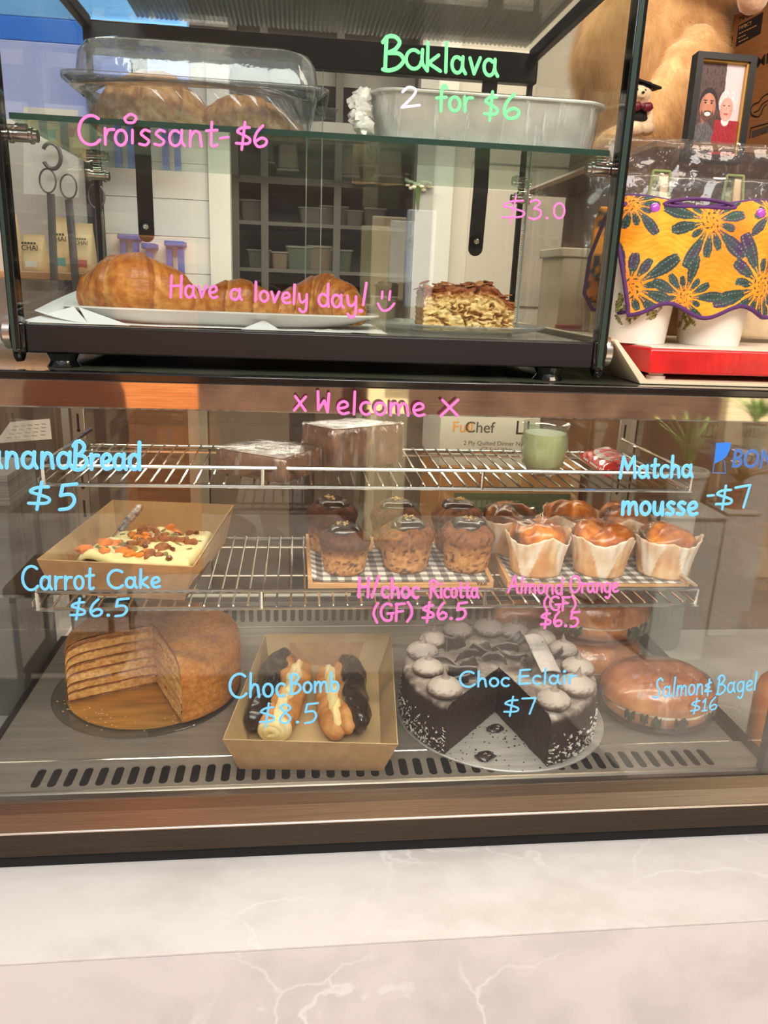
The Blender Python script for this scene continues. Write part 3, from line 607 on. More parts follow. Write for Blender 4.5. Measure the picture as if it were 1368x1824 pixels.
for xc, z0, z1 in ((-.2435, .052, .33), (.304, .054, .33)):
    b = MB(); n_ = 10; pl = [(-.0125, z1), (.0125, z1)]+[(.0125*math.cos(a), z0+.0125-.0125*math.sin(a)) for a in np.linspace(0, PI, n_)]
    V = [(xc+(x if True else 0)+.02*(z-.05)*(1 if xc > 0 else .05), UY1-.0185, z) for x, z in pl]; m_ = len(V)
    b.add(V+[(x, y_+.003, z) for x, y_, z in V], [tuple(range(m_)), tuple(range(2*m_-1, m_-1, -1))]+[(i, (i+1) % m_, (i+1) % m_+m_, i+m_) for i in range(m_)]); st = b.build('door_strap', mat('strap_black', (38, 36, 38), .35), t, bevel=.0006)
    for zz in (z0+.024, .208):
        b = MB(); b.lathe([(.0001, -.002), (.0115 if zz < .1 else .006, -.002), (.0115 if zz < .1 else .006, .0)], 20, (xc+.02*(zz-.05)*(1 if xc > 0 else .05), UY1-.0187, zz), fn=lambda X, Y_, Z, a: (X, Z, Y_)); ws = b.build('washer', M_BLACKG, st)
        b = MB(); b.lathe([(.0001, -.0045), (.003, -.0042), (.0046, -.003), (.0046, -.002)], 14, (xc+.02*(zz-.05)*(1 if xc > 0 else .05), UY1-.0187, zz), fn=lambda X, Y_, Z, a: (X, Z, Y_)); b.build('screw', M_CHROME, st)
for x, s_ in ((UX0-.004, -1), (UX1+.003, 1)):
    b = MB(); b.tube([(x, .052, -.071), (x+s_*.008, .052, -.071), (x+s_*.012, .052, -.071)], [.019, .019, .014], 20); b.build('side_knob', mat('knob_silver', (205, 196, 188), .25, 1), t)
for x in (-.2785, .325):
    for y_ in (.055, .43):
        b = MB(); b.lathe([(.0195, -.0925), (.0175, -.096), (.015, -.1015), (.0165, -.1045), (.0195, -.1084)], 20, (x, y_, 0)); b.build('foot', M_BLACKG, t)
b = MB()
for k in range(66):
    z = -.05+k*.0034; b.tube([(.3745, .40, z), (.3745-.004, .4, z+.001)], .0009, 5)
b.box(.3752, .3765, .394, .406, -.055, .19); b.build('light_strip', mat('light_strip', (224, 222, 216), .4), t)
YU = UY0+.0027
lettering('lettering', upper, M_GREEN, W(('B', 682, 124, 722, 122, 58, 8.5, YU), ('a', 722, 122, 762, 124, 62, 7.5, YU), ('k', 758, 126, 786, 127, 50, 7.5, YU), ('lava', 790, 128, 888, 136, 52, 7.5, YU)), 'green Baklava lettering')
lettering('lettering', upper, M_WHITEINK, W(('2', 713, 193, 748, 190, 36, 6, YU)), 'worn white figure 2')
lettering('lettering', upper, M_GREEN, W(('for', 778, 198, 842, 198, 46, 7, YU)), 'green lettering reading for')
lettering('lettering', upper, M_GREEN, W(('$', 862, 208, 888, 210, 42, 6.5, YU), ('6', 894, 212, 928, 212, 44, 7, YU)), 'green $6 lettering')
lettering('lettering', upper, M_PINK, lambda mb: (write(mb, 'Cr', 140, 257, 204, 257, 52, 6.5, YU), write(mb, 'o', 204, 259, 228, 259, 50, 6.5, YU), write(mb, 'ssant', 247, 259, 388, 261, 50, 6, YU), write(mb, '-', 389, 268, 411, 266, 50, 5.5, YU), write(mb, '$', 420, 260, 448, 262, 40, 6, YU), write(mb, '6', 450, 262, 478, 262, 38, 6, YU), scrawl(mb, [[(236, 232), (236, 255)], [(222, 211), (232, 204), (242, 209), (238, 218), (226, 218), (222, 211)]], 6, YU)), 'pink Croissant -$6 lettering')
lettering('lettering', upper, M_PINK, W(('$', 892, 392, 938, 392, 40, 4, YU), ('3.0', 942, 391, 1008, 389, 34, 4.5, YU)), 'pink $3.0 lettering')
lettering('lettering', upper, M_PINK, lambda mb: (write(mb, 'Have', 303, 529, 388, 531, 38, 6, YU), write(mb, 'a', 410, 534, 432, 534, 34, 6, YU), write(mb, 'lovely', 452, 536, 548, 543, 34, 6, YU), write(mb, 'day', 567, 545, 636, 550, 40, 6, YU), write(mb, '!', 638, 552, 660, 553, 46, 6, YU)), 'pink Have a lovely day! lettering')
lettering('drawn_smile', upper, M_PINK, lambda mb: scrawl(mb, [[(681, 520), (680, 531)], [(695, 519), (693, 534)], [(673, 541), (681, 553), (693, 551), (702, 541)]], 5.5, YU))
# ------------------------------------------------------------------ baked goods, upper case
M_CROI = mat('croissant_crust', vcol=True, rgb2=(206, 176, 140), vscale=90, vstretch=(1, 1, 1), rough=.42, bump=.55, bscale=130, bstretch=(.35, 1, 1.4), coat=.12)
def croissant(label, loc, rz, pts, rad, seed, pale=0, nseg=5, group='croissants on the white platter'):
    """pts: spine in local x,y (z from the radius); rad: radius along it"""
    t = thing('croissant', label, 'croissant', loc, group, rz, local=True)
    sp = catmull(pts, 44); m = len(sp); rd = [r[0] for r in catmull([(r, 0) for r in rad], 44)]; rd = [rd[int(i*(len(rd)-1)/(m-1))] for i in range(m)]
    n = 80; V = []; C = []
    for i in range(m):
        f = i/(m-1); a = Vector(sp[max(i-1, 0)]); c = Vector(sp[min(i+1, m-1)]); d = (c-a)
        d = Vector((d.x, d.y, 0)).normalized(); s_ = Vector((-d.y, d.x, 0)); R = rd[i]; zc = R*.86
        for k in range(n):
            th = 2*PI*k/n; ph = f*nseg+.10*math.sin(th+seed)+.06*math.sin(2*th)
            saw = (ph % 1.0); step = 1+.11*((saw if saw < .88 else .88*(1-saw)/.12)-.44)
            nz = fbm((f*6, math.cos(th)*1.2, math.sin(th)*1.2), 1.4, seed)
            lam = noise.noise(Vector((ph*13, th*.9, seed)))+.5*noise.noise(Vector((ph*31, th*1.4, seed+2))); r = R*step*(1+.05*nz+.016*lam)
            p = Vector((sp[i][0], sp[i][1], zc))+s_*(r*math.cos(th)*1.04)+Vector((0, 0, max(-zc, r*math.sin(th)*.94)))
            V.append(p)
            top = .5+.5*math.sin(th); layer = noise.noise(Vector((ph*7, th*1.6, seed)))+.6*noise.noise(Vector((ph*19, th*2.2, seed+3)))
            base = mix((226, 170, 92), (188, 108, 38), top*.9+.25*nz); base = mix(base, (136, 66, 20), max(0, (saw-.62))*1.4+.30*layer*top+.12*top); base = mix(base, (236, 180, 100), max(0, -.55*lam)*.8)
            if saw < .12: base = mix(base, (232, 180, 104), .7*(1-top*.5))
            C.append(mix(base, (236, 196, 130), pale))
    b = MB(); b.add(V, [(i*n+k, i*n+(k+1) % n, (i+1)*n+(k+1) % n, (i+1)*n+k) for i in range(m-1) for k in range(n)]+[tuple(range(n-1, -1, -1)), tuple((m-1)*n+k for k in range(n))], 0, C)
    b.build('crust', M_CROI, t, smooth=60); return t
zp = -.0535
croissant('biggest croissant, plump and golden, at the left end of the white platter', (-.20, .155, zp), 0, [(-.068, .03), (-.05, .01), (-.008, -.008), (.045, .0), (.085, .022)], [.022, .036, .0455, .034, .010], 1)
croissant('small flat croissant in the middle of the white platter', (-.084, .175, zp), .1, [(-.066, .012), (-.03, .0), (.01, -.004), (.05, .0), (.078, .012)], [.010, .024, .030, .021, .010], 5)
croissant('round dark-topped croissant at the right end of the white platter', (.027, .175, zp), -.25, [(-.058, -.012), (-.03, .006), (.006, .012), (.04, .0), (.062, -.02)], [.016, .028, .0365, .030, .014], 9)
# white oval platter on folded baking paper
def dish(name, label, cat, c, rx, ry, e, prof, m, group=None):
    t = thing(name, label, cat, c, group); b = MB()
    b.loft([[(c[0]+x*s, c[1]+y*s, c[2]+z) for x, y in super_ring(rx, ry, e, 72)] for s, z in prof]); b.build('dish', m, t, smooth=50); return t
dish('serving_platter', 'long white china platter holding three croissants', 'platter', (-.093, .165, -.0595), .205, .092, 3.2,
     [(.58, .0), (.66, .0), (.80, .006), (1, .0185), (1, .0205), (.97, .0208), (.80, .0115), (.66, .0062), (.3, .006)], M_WHITE)
t = thing('baking_paper_sheet', 'white baking paper under the croissant platter with folded corner points', 'paper', (-.15, .16, ZB))
b = MB()
def pap(u, v):
    x = -.305+.42*u; y = .0665+.24*v; e = max(0, (.16-u)/.16); z = ZB+.0008+.0022*abs(math.sin(9*u+4*v))*.4+.040*e*e*(.35+.65*v)
    return (x-.006*e, y, z)
b.grid(pap, 40, 24); b.build('sheet', M_PAPER, t, solid=.0004)
for (ax, bx, cx, top) in ((34, 158, 132, (131, 542)), (158, 232, 150, (140, 543)), (430, 500, 460, (470, 566)), (560, 625, 580, (585, 582))):
    A, B_ = PY(ax, 576+.036*ax, .0655), PY(bx, 576+.036*bx, .0655); T = PY(top[0], top[1]+4, .085); A.z = max(A.z, ZB+.001); B_.z = max(B_.z, ZB+.001)
    b = MB(); b.add([A, B_, T, (A+B_)/2+Vector((0, .02, .0))], [(0, 1, 2), (0, 2, 3), (1, 3, 2)]); b.build('folded_corner', M_PAPER, t, smooth=0, solid=.0004)
# patterned glass plate and the almond pastry slice
M_PRESS = glass_mat('pressed_glass', (226, 232, 230), 1.5, .08, bump=.8, bscale=120, white=.22)
dish('glass_plate', 'pressed glass plate under the almond pastry slice', 'plate', (.226, .185, -.0595), .128, .105, 2.0,
     [(.55, 0), (.62, .0), (.8, .003), (.98, .0085), (1, .011), (.98, .0125), (.8, .0065), (.55, .004), (.2, .004)], M_PRESS)
t = thing('almond_pastry_slice', 'thick slice of flaky almond topped pastry on the glass plate', 'pastry', (.23, .16, -.0555))
M_SLICE = mat('laminated_crumb', vcol=True, rgb2=(214, 190, 150), vscale=120, rough=.6, bump=.5, bscale=160)
b = MB(); nx, nz_ = 90, 46
def holes(x, z):
    v = fbm((x*78+6*fbm((x*30, z*30, 0), 1, 4), z*46, 3), 1, 2); return v
def sl_front(u, v):
    h = .0495+.008*math.sin(u*2.6+.3)-.018*max(0, u-.80)/.2+.004*fbm((u*9, 0, 1), 1, 1); z = v*h; x = -.061+.124*u
    d = holes(x, z); edge = min(1, v*7, (1-v)*9, u*9, (1-u)*9)
    return (.23+x+.003*fbm((u*5, v*5, 2), 2), .125+(.0085*max(0, min(1, (d-.14)*3.2))-.0015*abs(fbm((x*120, z*60, 8), 1, 6)))*edge+.004*fbm((u*12, v*12, 7), 1), -.0555+z)
def sl_col(u, v):
    h = .054; d = holes(-.061+.124*u, v*h); c = mix((246, 210, 138), (254, 232, 174), .5+.5*fbm((u*20, v*8, 0), 1, 3)); c = mix(c, (176, 118, 54), max(0, min(1, (d-.2)*2.2))); return mix(c, (158, 84, 38), max(0, min(1, (v-.72)*5+.5*fbm((u*14, v*6, 3), 1, 3))))
b.grid(sl_front, nx, nz_, 0, sl_col)
def sl_top(u, v):
    h = .0495+.008*math.sin(u*2.6+.3)-.018*max(0, u-.80)/.2+.004*fbm((u*9, 0, 1), 1, 1); p = sl_front(u, 1)
    return (p[0], p[1]+.075*v, -.0555+h+.006*fbm((u*10, v*7, 5), 1)*min(1, v*8)-.012*max(0, v-.8))
b.grid(sl_top, 60, 24, 0, lambda u, v: mix((172, 96, 44), (214, 150, 86), .5+.9*fbm((u*24, v*14, 1), 1, 8)))
for u0 in (0, 1): b.grid(lambda u, v: tuple(np.array(sl_front(u0, v))+np.array([0, .073*u, 0])) if True else 0, 14, 24, 0, lambda u, v: mix((232, 190, 116), (176, 104, 50), max(0, (v-.7)*3)+.3*fbm((u*8, v*16, 2), 1)))
b.build('crumb', M_SLICE, t, smooth=70)
b = MB()
for i in range(46):
    u, v = random.random(), random.random()*.7; p = sl_top(u, v); a = random.uniform(0, PI); tl = random.uniform(-.6, .6); L_ = random.uniform(.006, .0105); w_ = L_*.55
    cc = mix((150, 84, 40), (206, 146, 92), random.random()); V = []
    for k in range(10):
        q = 2*PI*k/10; x, y = L_*math.cos(q), w_*math.sin(q); V.append((p[0]+x*math.cos(a)-y*math.sin(a), p[1]+x*math.sin(a)*.8+y*math.cos(a), p[2]+.002+x*tl*.6))
    V2 = [(x, y, z+.0012) for x, y, z in V]
    b.add(V+V2, [tuple(range(9, -1, -1)), tuple(range(10, 20))]+[(k, (k+1) % 10, (k+1) % 10+10, k+10) for k in range(10)], 0, [cc]*20)
o = b.build('flaked_almonds', M_SLICE, t, smooth=30); o['kind'] = 'stuff'

# clamshell box with two croissants on the glass shelf
ZS = .166
t = thing('clamshell_box', 'clear plastic clamshell box of croissants on the glass shelf', 'box', (-.118, .17, ZS))
def ring(cx, cy, hx, hy, r, z, rib=0):
    out = []
    for i, (x, y) in enumerate(rrect(hx, hy, r, 8)): out.append((cx+x, cy+y, z))
    if rib:                                             # subdivide the long sides into pressed ribs
        o2 = []
        for i in range(len(out)):
            a, c = out[i], out[(i+1) % len(out)]; d = math.dist(a, c); k = max(1, int(d/.004)) if d > .05 else 1
            for j in range(k):
                f = j/k; p = [a[q]*(1-f)+c[q]*f for q in range(3)]; s_ = rib*(.5+.5*math.sin(j*1.15)) if k > 1 else 0
                if abs(c[0]-a[0]) > abs(c[1]-a[1]): p[1] += -s_ if p[1] > cy else s_
                else: p[0] += -s_ if p[0] > cx else s_
                o2.append(tuple(p))
        out = o2
    return out
cx, cy = -.116, .165; R_ = .0030
b = MB(); b.loft([ring(cx, cy, .126, .066, .02, ZS+.0006, 1e-9), ring(cx, cy, .131, .071, .022, ZS+.004, R_), ring(cx, cy, .137, .077, .024, ZS+.040, R_), ring(cx, cy, .139, .079, .024, ZS+.048, 1e-9), ring(cx, cy, .150, .088, .022, ZS+.0495, 1e-9), ring(cx, cy, .151, .089, .022, ZS+.046, 1e-9)], cap1=False); b.build('base', M_PVC, t, solid=.0004, smooth=50)
b = MB(); b.loft([ring(cx, cy, .153, .090, .022, ZS+.047), ring(cx, cy, .153, .090, .022, ZS+.0525), ring(cx, cy, .140, .080, .026, ZS+.054), ring(cx, cy, .137, .077, .028, ZS+.078), ring(cx, cy, .131, .071, .030, ZS+.090), ring(cx, cy, .118, .060, .030, ZS+.0955)], cap0=False); b.build('lid', M_PVC, t, solid=.0004, smooth=60)
b = MB(); b.box(cx+.149, cx+.166, cy-.03, cy+.03, ZS+.040, ZS+.0425); b.build('lid_tab', M_PVC, t, bevel=.001)
def lid_note(mb):          # written for the staff side, so it reads backwards from the street
    k = MB(); ox = 0
    for ch in '$5 each':
        if ch != ' ':
            for st in G[ch][1]: ribbon(k, [Vector((ox+x*.016, 0, z*.026)) for x, z in catmull(st)], .0016, 0)
        ox += .016*((G[ch][0]+.35) if ch != ' ' else .9)
    mb.add([(cx+.072-x, cy-.020-z*.9, ZS+.0962-y*.5) for x, y, z in k.v], k.f)
lettering('lettering', t, M_PINK, lid_note, 'faded pink price note on top of the lid')
croissant('pale large croissant at the left inside the clamshell box', (-.178, .165, ZS+.0015), 0, [(-.062, .02), (-.03, .0), (.01, -.005), (.045, .006), (.062, .02)], [.022, .036, .040, .030, .014], 21, .45, 5, 'croissants inside the clamshell box')
croissant('pale tapering croissant at the right inside the clamshell box', (-.062, .155, ZS+.0015), -.06, [(-.056, .016), (-.03, .0), (.01, -.004), (.045, .0), (.068, .004)], [.012, .026, .028, .020, .011], 25, .4, 5, 'croissants inside the clamshell box')
t = thing('card_sheet', 'cream card sheet propped behind the clamshell box', 'card', (-.275, .3, ZS))
b = MB(); a_ = [(-.312, .29, ZS+.001), (-.18, .33, ZS+.001), (-.18, .36, ZS+.046), (-.304, .32, ZS+.034), (-.312, .315, ZS+.028)]
b.add(a_, [tuple(range(5))]); b.build('sheet', mat('cream_card', (226, 222, 208), .6), t, solid=.0008, smooth=0)
# baklava tin in cling film
tx, ty = .236, .185; HX, HY = .146, .092
t = thing('baking_tin', 'rectangular aluminium tin of baklava wrapped in cling film on the glass shelf', 'tin', (tx, ty, ZS))
M_TIN = mat('matt_aluminium', (222, 219, 213), .38, .35, rgb2=(200, 196, 190), vscale=30, bump=.12, bscale=90)
def tinring(s, z, off=0): return [(tx+x, ty+y, ZS+z) for x, y in rrect(HX*s+off, HY*s+off, .034*s, 8)]
b = MB(); b.loft([tinring(.88, .0015), tinring(.925, .004), tinring(.945, .011), tinring(.985, .054), tinring(1.0, .0555), tinring(1.02, .0575), tinring(1.015, .0595), tinring(.985, .058), tinring(.935, .012), tinring(.88, .007)]); b.build('body', M_TIN, t, smooth=45)
b = MB(); b.tube([p for p in tinring(1.02, .0585)], .0022, 8, True); b.build('rolled_rim', M_TIN, t)
b = MB(); b.loft([tinring(.90, .001, .0015), tinring(.95, .010, .0015), tinring(.99, .053, .0015), tinring(1.025, .0605, .001), tinring(.97, .0625), tinring(.4, .0612)], cap0=False); b.build('cling_film', M_FILMT, t, smooth=60)
b = MB()
for i in range(5): b.blob((tx-HX-.010-.006*(i % 2), ty-.08+.004*i, ZS+.036+.009*(i-2)), .012, .011, .010, i, .55, 16, 10, freq=3)
b.build('film_knot', mat('bunched_film', (226, 220, 212), .3, bump=.8, bscale=120, sss=.3, coat=.4), t)
b = MB(); rn = []
for z in (0, .018, .036, .05): rn.append([(tx+x*.9*(.9+z*1.6), ty+y*.9*(.9+z*1.6), ZS+.0085+z) for x, y in rrect(HX*.92, HY*.92, .03, 6)])
b.loft(rn[:3]); b.build('baklava', mat('baklava_gold', (206, 150, 74), .4, rgb2=(170, 108, 44), vscale=30, bump=.5, bscale=60), t)

# ------------------------------------------------------------------ upper wire shelf
M_LOAF = mat('banana_bread_crumb', (112, 78, 58), .55, rgb2=(80, 54, 40), vscale=45, bump=.5, bscale=90, coat=.55)
def loaf(label, corners, z0, z1, grp):
    c = sum((Vector(p) for p in corners), Vector((0, 0)))/4; t = thing('banana_bread_block', label, 'cake', (c.x, c.y, z0), grp)
    def rg(s, z, w_=0): 
        out = []
        n = 10
        for i in range(4):
            a, d = Vector(corners[i]), Vector(corners[(i+1) % 4])
            for k in range(n):
                f = .03+.94*k/(n-1); p = a.lerp(d, f); q = c+(p-c)*s; q = q+Vector((noise.noise(Vector((p.x*60, p.y*60, z*90)))*w_, noise.noise(Vector((p.x*60, p.y*60+9, z*90)))*w_)); out.append((q.x, q.y, z))
        return out
    h = z1-z0
    b = MB(); b.loft([rg(.94, z0+.001), rg(.985, z0+.006, .001), rg(.985, z0+h*.5, .0015), rg(.975, z1-.006, .001), rg(.93, z1-.001), rg(.5, z1+.0005)]); b.build('crumb', M_LOAF, t, smooth=50)
    b = MB(); b.loft([rg(.965, z0-.0), rg(1.0, z0+.005, .002), rg(1.004, z0+h*.5, .0024), rg(.996, z1-.003, .0015), rg(.955, z1+.001, .001), rg(.5, z1+.0022)], cap0=False); b.build('cling_film', M_FILM, t, smooth=60)
loaf('low cling wrapped slab of banana bread at the front of the upper wire shelf', [(-.017, .187), (.045, .282), (-.053, .352), (-.126, .262)], ZU, ZU+.040, 'wrapped banana bread')
loaf('taller cling wrapped block of banana bread behind the low slab', [(.062, .276), (.186, .350), (.110, .400), (.008, .330)], ZU, ZU+.069, 'wrapped banana bread')
# matcha mousse tumbler
mx_, my_ = .4075, .285
t = thing('mousse_glass', 'small clear glass of pale green matcha mousse on the upper wire shelf', 'glass', (mx_, my_, ZU))
b = MB(); b.lathe([(.024, .0), (.029, .003), (.035, .018), (.0378, .038), (.0385, .055), (.0365, .069), (.0362, .075), (.0378, .081), (.0395, .0835), (.038, .085), (.0356, .081), (.0345, .072), (.0365, .055), (.0358, .038), (.033, .018), (.026, .0065), (.001, .006)], 40, (mx_, my_, ZU)); b.build('tumbler', glass_mat('tumbler_glass', (240, 246, 242), 1.62, 0, white=.03), t, smooth=60)
b = MB(); b.lathe([(.0255, .0068), (.0325, .018), (.0353, .038), (.036, .055), (.0342, .0685), (.030, .069), (.001, .0685)], 40, (mx_, my_, ZU), col=lambda x, y, z, a, j: mix((122, 96, 62), (186, 186, 142), min(1, max(0, (z-.010)/.012+.5*noise.noise(Vector((x*160, y*160, z*200))))))); b.build('mousse', mat('matcha_mousse', vcol=True, rgb2=(238, 238, 226), vscale=40, rough=.45, sss=.15), t, smooth=60)
# red wafer bar
t = thing('chocolate_bar', 'red and white wrapped wafer bar lying on the upper wire shelf', 'chocolate bar', (.58, .385, ZU))
K = [PZ(1034, 806, ZU+.010), PZ(1078, 838, ZU+.010), PZ(1150, 818, ZU+.010), PZ(1108, 800, ZU+.010)]
U_ = (K[2]-K[1]).normalized(); V_ = (K[0]-K[1]).normalized(); OR = K[1]; Lx = .098; Ly = (K[0]-K[1]).length
def barp(x, y, z): p = OR+U_*x+V_*y; return (p.x, p.y, ZU+z)
M_BAR = mat('red_wrapper', vcol=True, rough=.25, coat=.5, bump=.15, bscale=60, rgb2=(225, 225, 225), vscale=3)
b = MB()
def bcol(u, v):
    e = ((u-.55)/.40)**2+((v-.5)/.36)**2
    return (240, 236, 232) if e < 1 else (206, 34, 34)
b.grid(lambda u, v: barp(Lx*u, Ly*v, .017-.0085*abs(2*u-1)**8-.010*abs(2*v-1)**10+.0008*math.sin(v*26)), 60, 44, 0, bcol)
b.grid(lambda u, v: barp(Lx*u, -.0 if False else 0, (.0085)*v) if True else 0, 60, 4, 0, lambda u, v: (214, 58, 50)); b.grid(lambda u, v: barp(Lx*u, Ly, .0085*v), 60, 4, 0, lambda u, v: (206, 34, 34))
for uu in (0, 1): b.grid(lambda u, v: barp(Lx*uu, Ly*u, .0085*v), 20, 4, 0, lambda u, v: (206, 34, 34))
b.build('wrapper', M_BAR, t)
for y0, sg in ((-.011, 1), (Ly, 1)):
    b = MB(); b.grid(lambda u, v: barp(Lx*u, y0+.011*v, .003+.0016*math.sin(u*90)*0+(.006 if sg and y0 < 0 else .004)*(v if y0 < 0 else 1-v)+.001*math.sin(u*70)), 60, 3, 0, lambda u, v: (212, 40, 38)); b.build('crimped_end', M_BAR, t, solid=.0004)
text_mesh('KitKat', 'wrapper_lettering', .050, barp(.038, Ly*.86, .0176), -V_, U_, mat('wrapper_red_ink', (200, 26, 30), .3), t, bold=.0003, shear=.2)
b = MB()                    # small illegible print on the side
for k in range(11):
    if k == 4: continue
    p = Vector(barp(-.0005, Ly*(.84-.052*k), .0035)); q = p-V_*(Ly*.036); b.add([p, q, q+Vector((0, 0, .004)), p+Vector((0, 0, .004))], [(0, 1, 2, 3)])
p = Vector(barp(-.0006, Ly*.16, .0052)); b.tube([p+V_*(.0036*math.cos(a))+Vector((0, 0, .0036*math.sin(a))) for a in [2*PI*k/20 for k in range(20)]], .0006, 5, True)
b.build('side_print', mat('wrapper_white_ink', (245, 240, 236), .3), t, smooth=0)

# ------------------------------------------------------------------ lower wire shelf
def carton(label, bot, top, z0, z1, grp=None):
    c = sum((Vector(p) for p in bot), Vector((0, 0)))/4; t = thing('carton_tray', label, 'tray', (c.x, c.y, z0), grp); th = .0016
    B_ = [Vector((p[0], p[1], z0)) for p in bot]; T_ = [Vector((p[0], p[1], z1)) for p in top]
    b = MB(); b.hexa([(p.x, p.y, z0) for p in B_], [(p.x, p.y, z0+th) for p in B_]); b.build('base', M_KRAFT_IN, t)
    for i in range(4):
        j = (i+1) % 4; q = [B_[i], B_[j], T_[j], T_[i]]; n_ = (q[1]-q[0]).cross(q[3]-q[0]).normalized()
        cen = Vector((c.x, c.y, z0)); s_ = -1 if n_.dot(cen-q[0]) < 0 else 1
        V = [p+Vector((0, 0, 0)) for p in q]+[p+n_*(s_*th) for p in q]
        b = MB(); b.add(V, [(0, 1, 2, 3)], 0); b.add(V, [(7, 6, 5, 4), (0, 4, 5, 1), (1, 5, 6, 2), (2, 6, 7, 3), (3, 7, 4, 0)], 1); b.build('wall', [M_KRAFT, M_KRAFT_IN], t, smooth=0)
        if i == 0: continue
        inw = (cen-B_[i]); inw.z = 0; inw.normalize()       # folded corner gusset inside
        e = (T_[i]-B_[i]); k = (T_[j]-T_[i]).normalized()
        b = MB(); b.add([B_[i]+inw*.003+Vector((0, 0, .002)), T_[i]+inw*.0035-Vector((0, 0, .001)), T_[i]+k*.05+inw*.004-Vector((0, 0, .016))], [(0, 1, 2)]); b.build('corner_gusset', M_KRAFT_IN, t, smooth=0, solid=.0008)
    return t
carton('brown carton tray holding the seed topped carrot cake', [(-.363, .208), (-.166, .178), (-.128, .45), (-.328, .474)], [(-.374, .180), (-.146, .149), (-.113, .477), (-.338, .503)], ZL, ZL+.065, 'open brown carton trays')
# carrot cake
A4 = [(-.327, .222), (-.158, .180), (-.139, .338), (-.287, .352)]; zt = ZL+.052
t = thing('carrot_cake', 'carrot cake block with cream frosting, nuts, apricots and seeds in the carton', 'cake', (-.23, .27, ZL+.002))
def bil(u, v): a, b_, c, d = (Vector(p) for p in A4); return a*(1-u)*(1-v)+b_*u*(1-v)+c*u*v+d*(1-u)*v
M_SPONGE = mat('dark_sponge', (78, 48, 30), .75, rgb2=(50, 30, 20), vscale=90, bump=.9, bscale=160)
b = MB(); rg = []
for s, z in ((.95, ZL+.002), (.97, ZL+.02), (.97, zt-.004)):
    rg.append([(lambda p: (p.x, p.y, z))(Vector((-.23, .273))+(bil(u, v)-Vector((-.23, .273)))*s*(1+.02*noise.noise(Vector((u*9, v*9, z*80))))) for u, v in [(k/12, 0) for k in range(12)]+[(1, k/12) for k in range(12)]+[(1-k/12, 1) for k in range(12)]+[(0, 1-k/12) for k in range(12)]])
b.loft(rg); b.build('sponge', M_SPONGE, t)
def ctop(u, v):
    p = bil(u, v); e = min(u, 1-u, v, 1-v); z = zt+.004+.005*fbm((u*4, v*4, 1), 1.2, 4)+.003*math.sin(u*9+v*5)-.010*max(0, 1-e/.05)**2; q = Vector((-.23, .273))+(p-Vector((-.23, .273)))*(1+.012*noise.noise(Vector((u*11, v*11, 2)))); return (q.x, q.y, z)
b = MB(); b.grid(ctop, 40, 40); b.build('frosting', mat('cream_frosting', (242, 234, 178), .4, sss=.25, rgb2=(236, 224, 160), vscale=25, bump=.2, bscale=30), t, solid=.007, smooth=70)
def protos(name, m, fn, k): return [fn(name, m, i) for i in range(k)]
M_APR = mat('dried_apricot', (232, 142, 40), .35, sss=.4, rgb2=(206, 104, 24), vscale=50, bump=.3, bscale=70)
M_NUT = mat('walnut_piece', (152, 96, 56), .5, rgb2=(104, 60, 34), vscale=70, bump=.7, bscale=110)
M_SEED = mat('pumpkin_seed', (122, 124, 70), .4, rgb2=(90, 96, 48), vscale=50)
M_RAIS = mat('glossy_raisin', (74, 34, 22), .25, coat=.4, bump=.5, bscale=90)
def scatter(name, m, size, spots, seed, lift=.004):
    base = []
    for i in range(3):
        b = MB(); b.blob((0, 0, 0), size[0], size[1], size[2], seed+i, .35 if name != 'pumpkin_seed' else .05, 12, 8, freq=1.8); base.append(b)
    made = []
    for i, (u, v) in enumerate(spots):
        p = ctop(u, v)
        if i < 3: o = base[i].build(name, m, t)
        else: o = made[i % 3].copy(); COL.objects.link(o); o.parent = t
        o.location = Vector((p[0], p[1], p[2]+lift))-t.location; o.rotation_euler = (random.uniform(-.4, .4), random.uniform(-.4, .4), random.uniform(0, PI)); q = random.uniform(.8, 1.2); o.scale = (q, q, q); made.append(o)
rs_ = random.Random(12); more = lambda k, u0, u1: [(u0+(u1-u0)*rs_.random(), .06+.88*rs_.random()) for _ in range(k)]
scatter('apricot_piece', M_APR, (.013, .009, .006), more(5, .05, .6)+[(.03, .08), (.16, .42), (.33, .66), (.38, .72), (.35, .2), (.42, .12), (.52, .12), (.56, .22), (.52, .95), (.6, .96), (.2, .08), (.1, .35)], 3)
scatter('walnut_piece', M_NUT, (.010, .007, .006), more(16, .25, .8)+[(.3, .35), (.36, .32), (.48, .52), (.52, .58), (.55, .48), (.58, .55), (.6, .62), (.62, .5), (.66, .56), (.7, .66), (.76, .62), (.8, .68), (.84, .64), (.5, .7), (.44, .8), (.36, .9), (.3, .92), (.64, .36), (.7, .3), (.46, .4), (.56, .74), (.88, .58)], 11)
scatter('pumpkin_seed', M_SEED, (.0085, .0048, .0018), more(12, .05, .95)+[(.12, .16), (.2, .5), (.25, .66), (.3, .8), (.5, .86), (.55, .84), (.62, .78), (.08, .2), (.42, .3), (.76, .12), (.24, .3), (.66, .72), (.9, .4), (.46, .62)], 17, .003)
scatter('raisin', M_RAIS, (.0065, .005, .0045), more(5, .3, .95)+[(.78, .28), (.66, .84), (.86, .86), (.4, .48), (.6, .2), (.5, .34), (.82, .04)], 23)
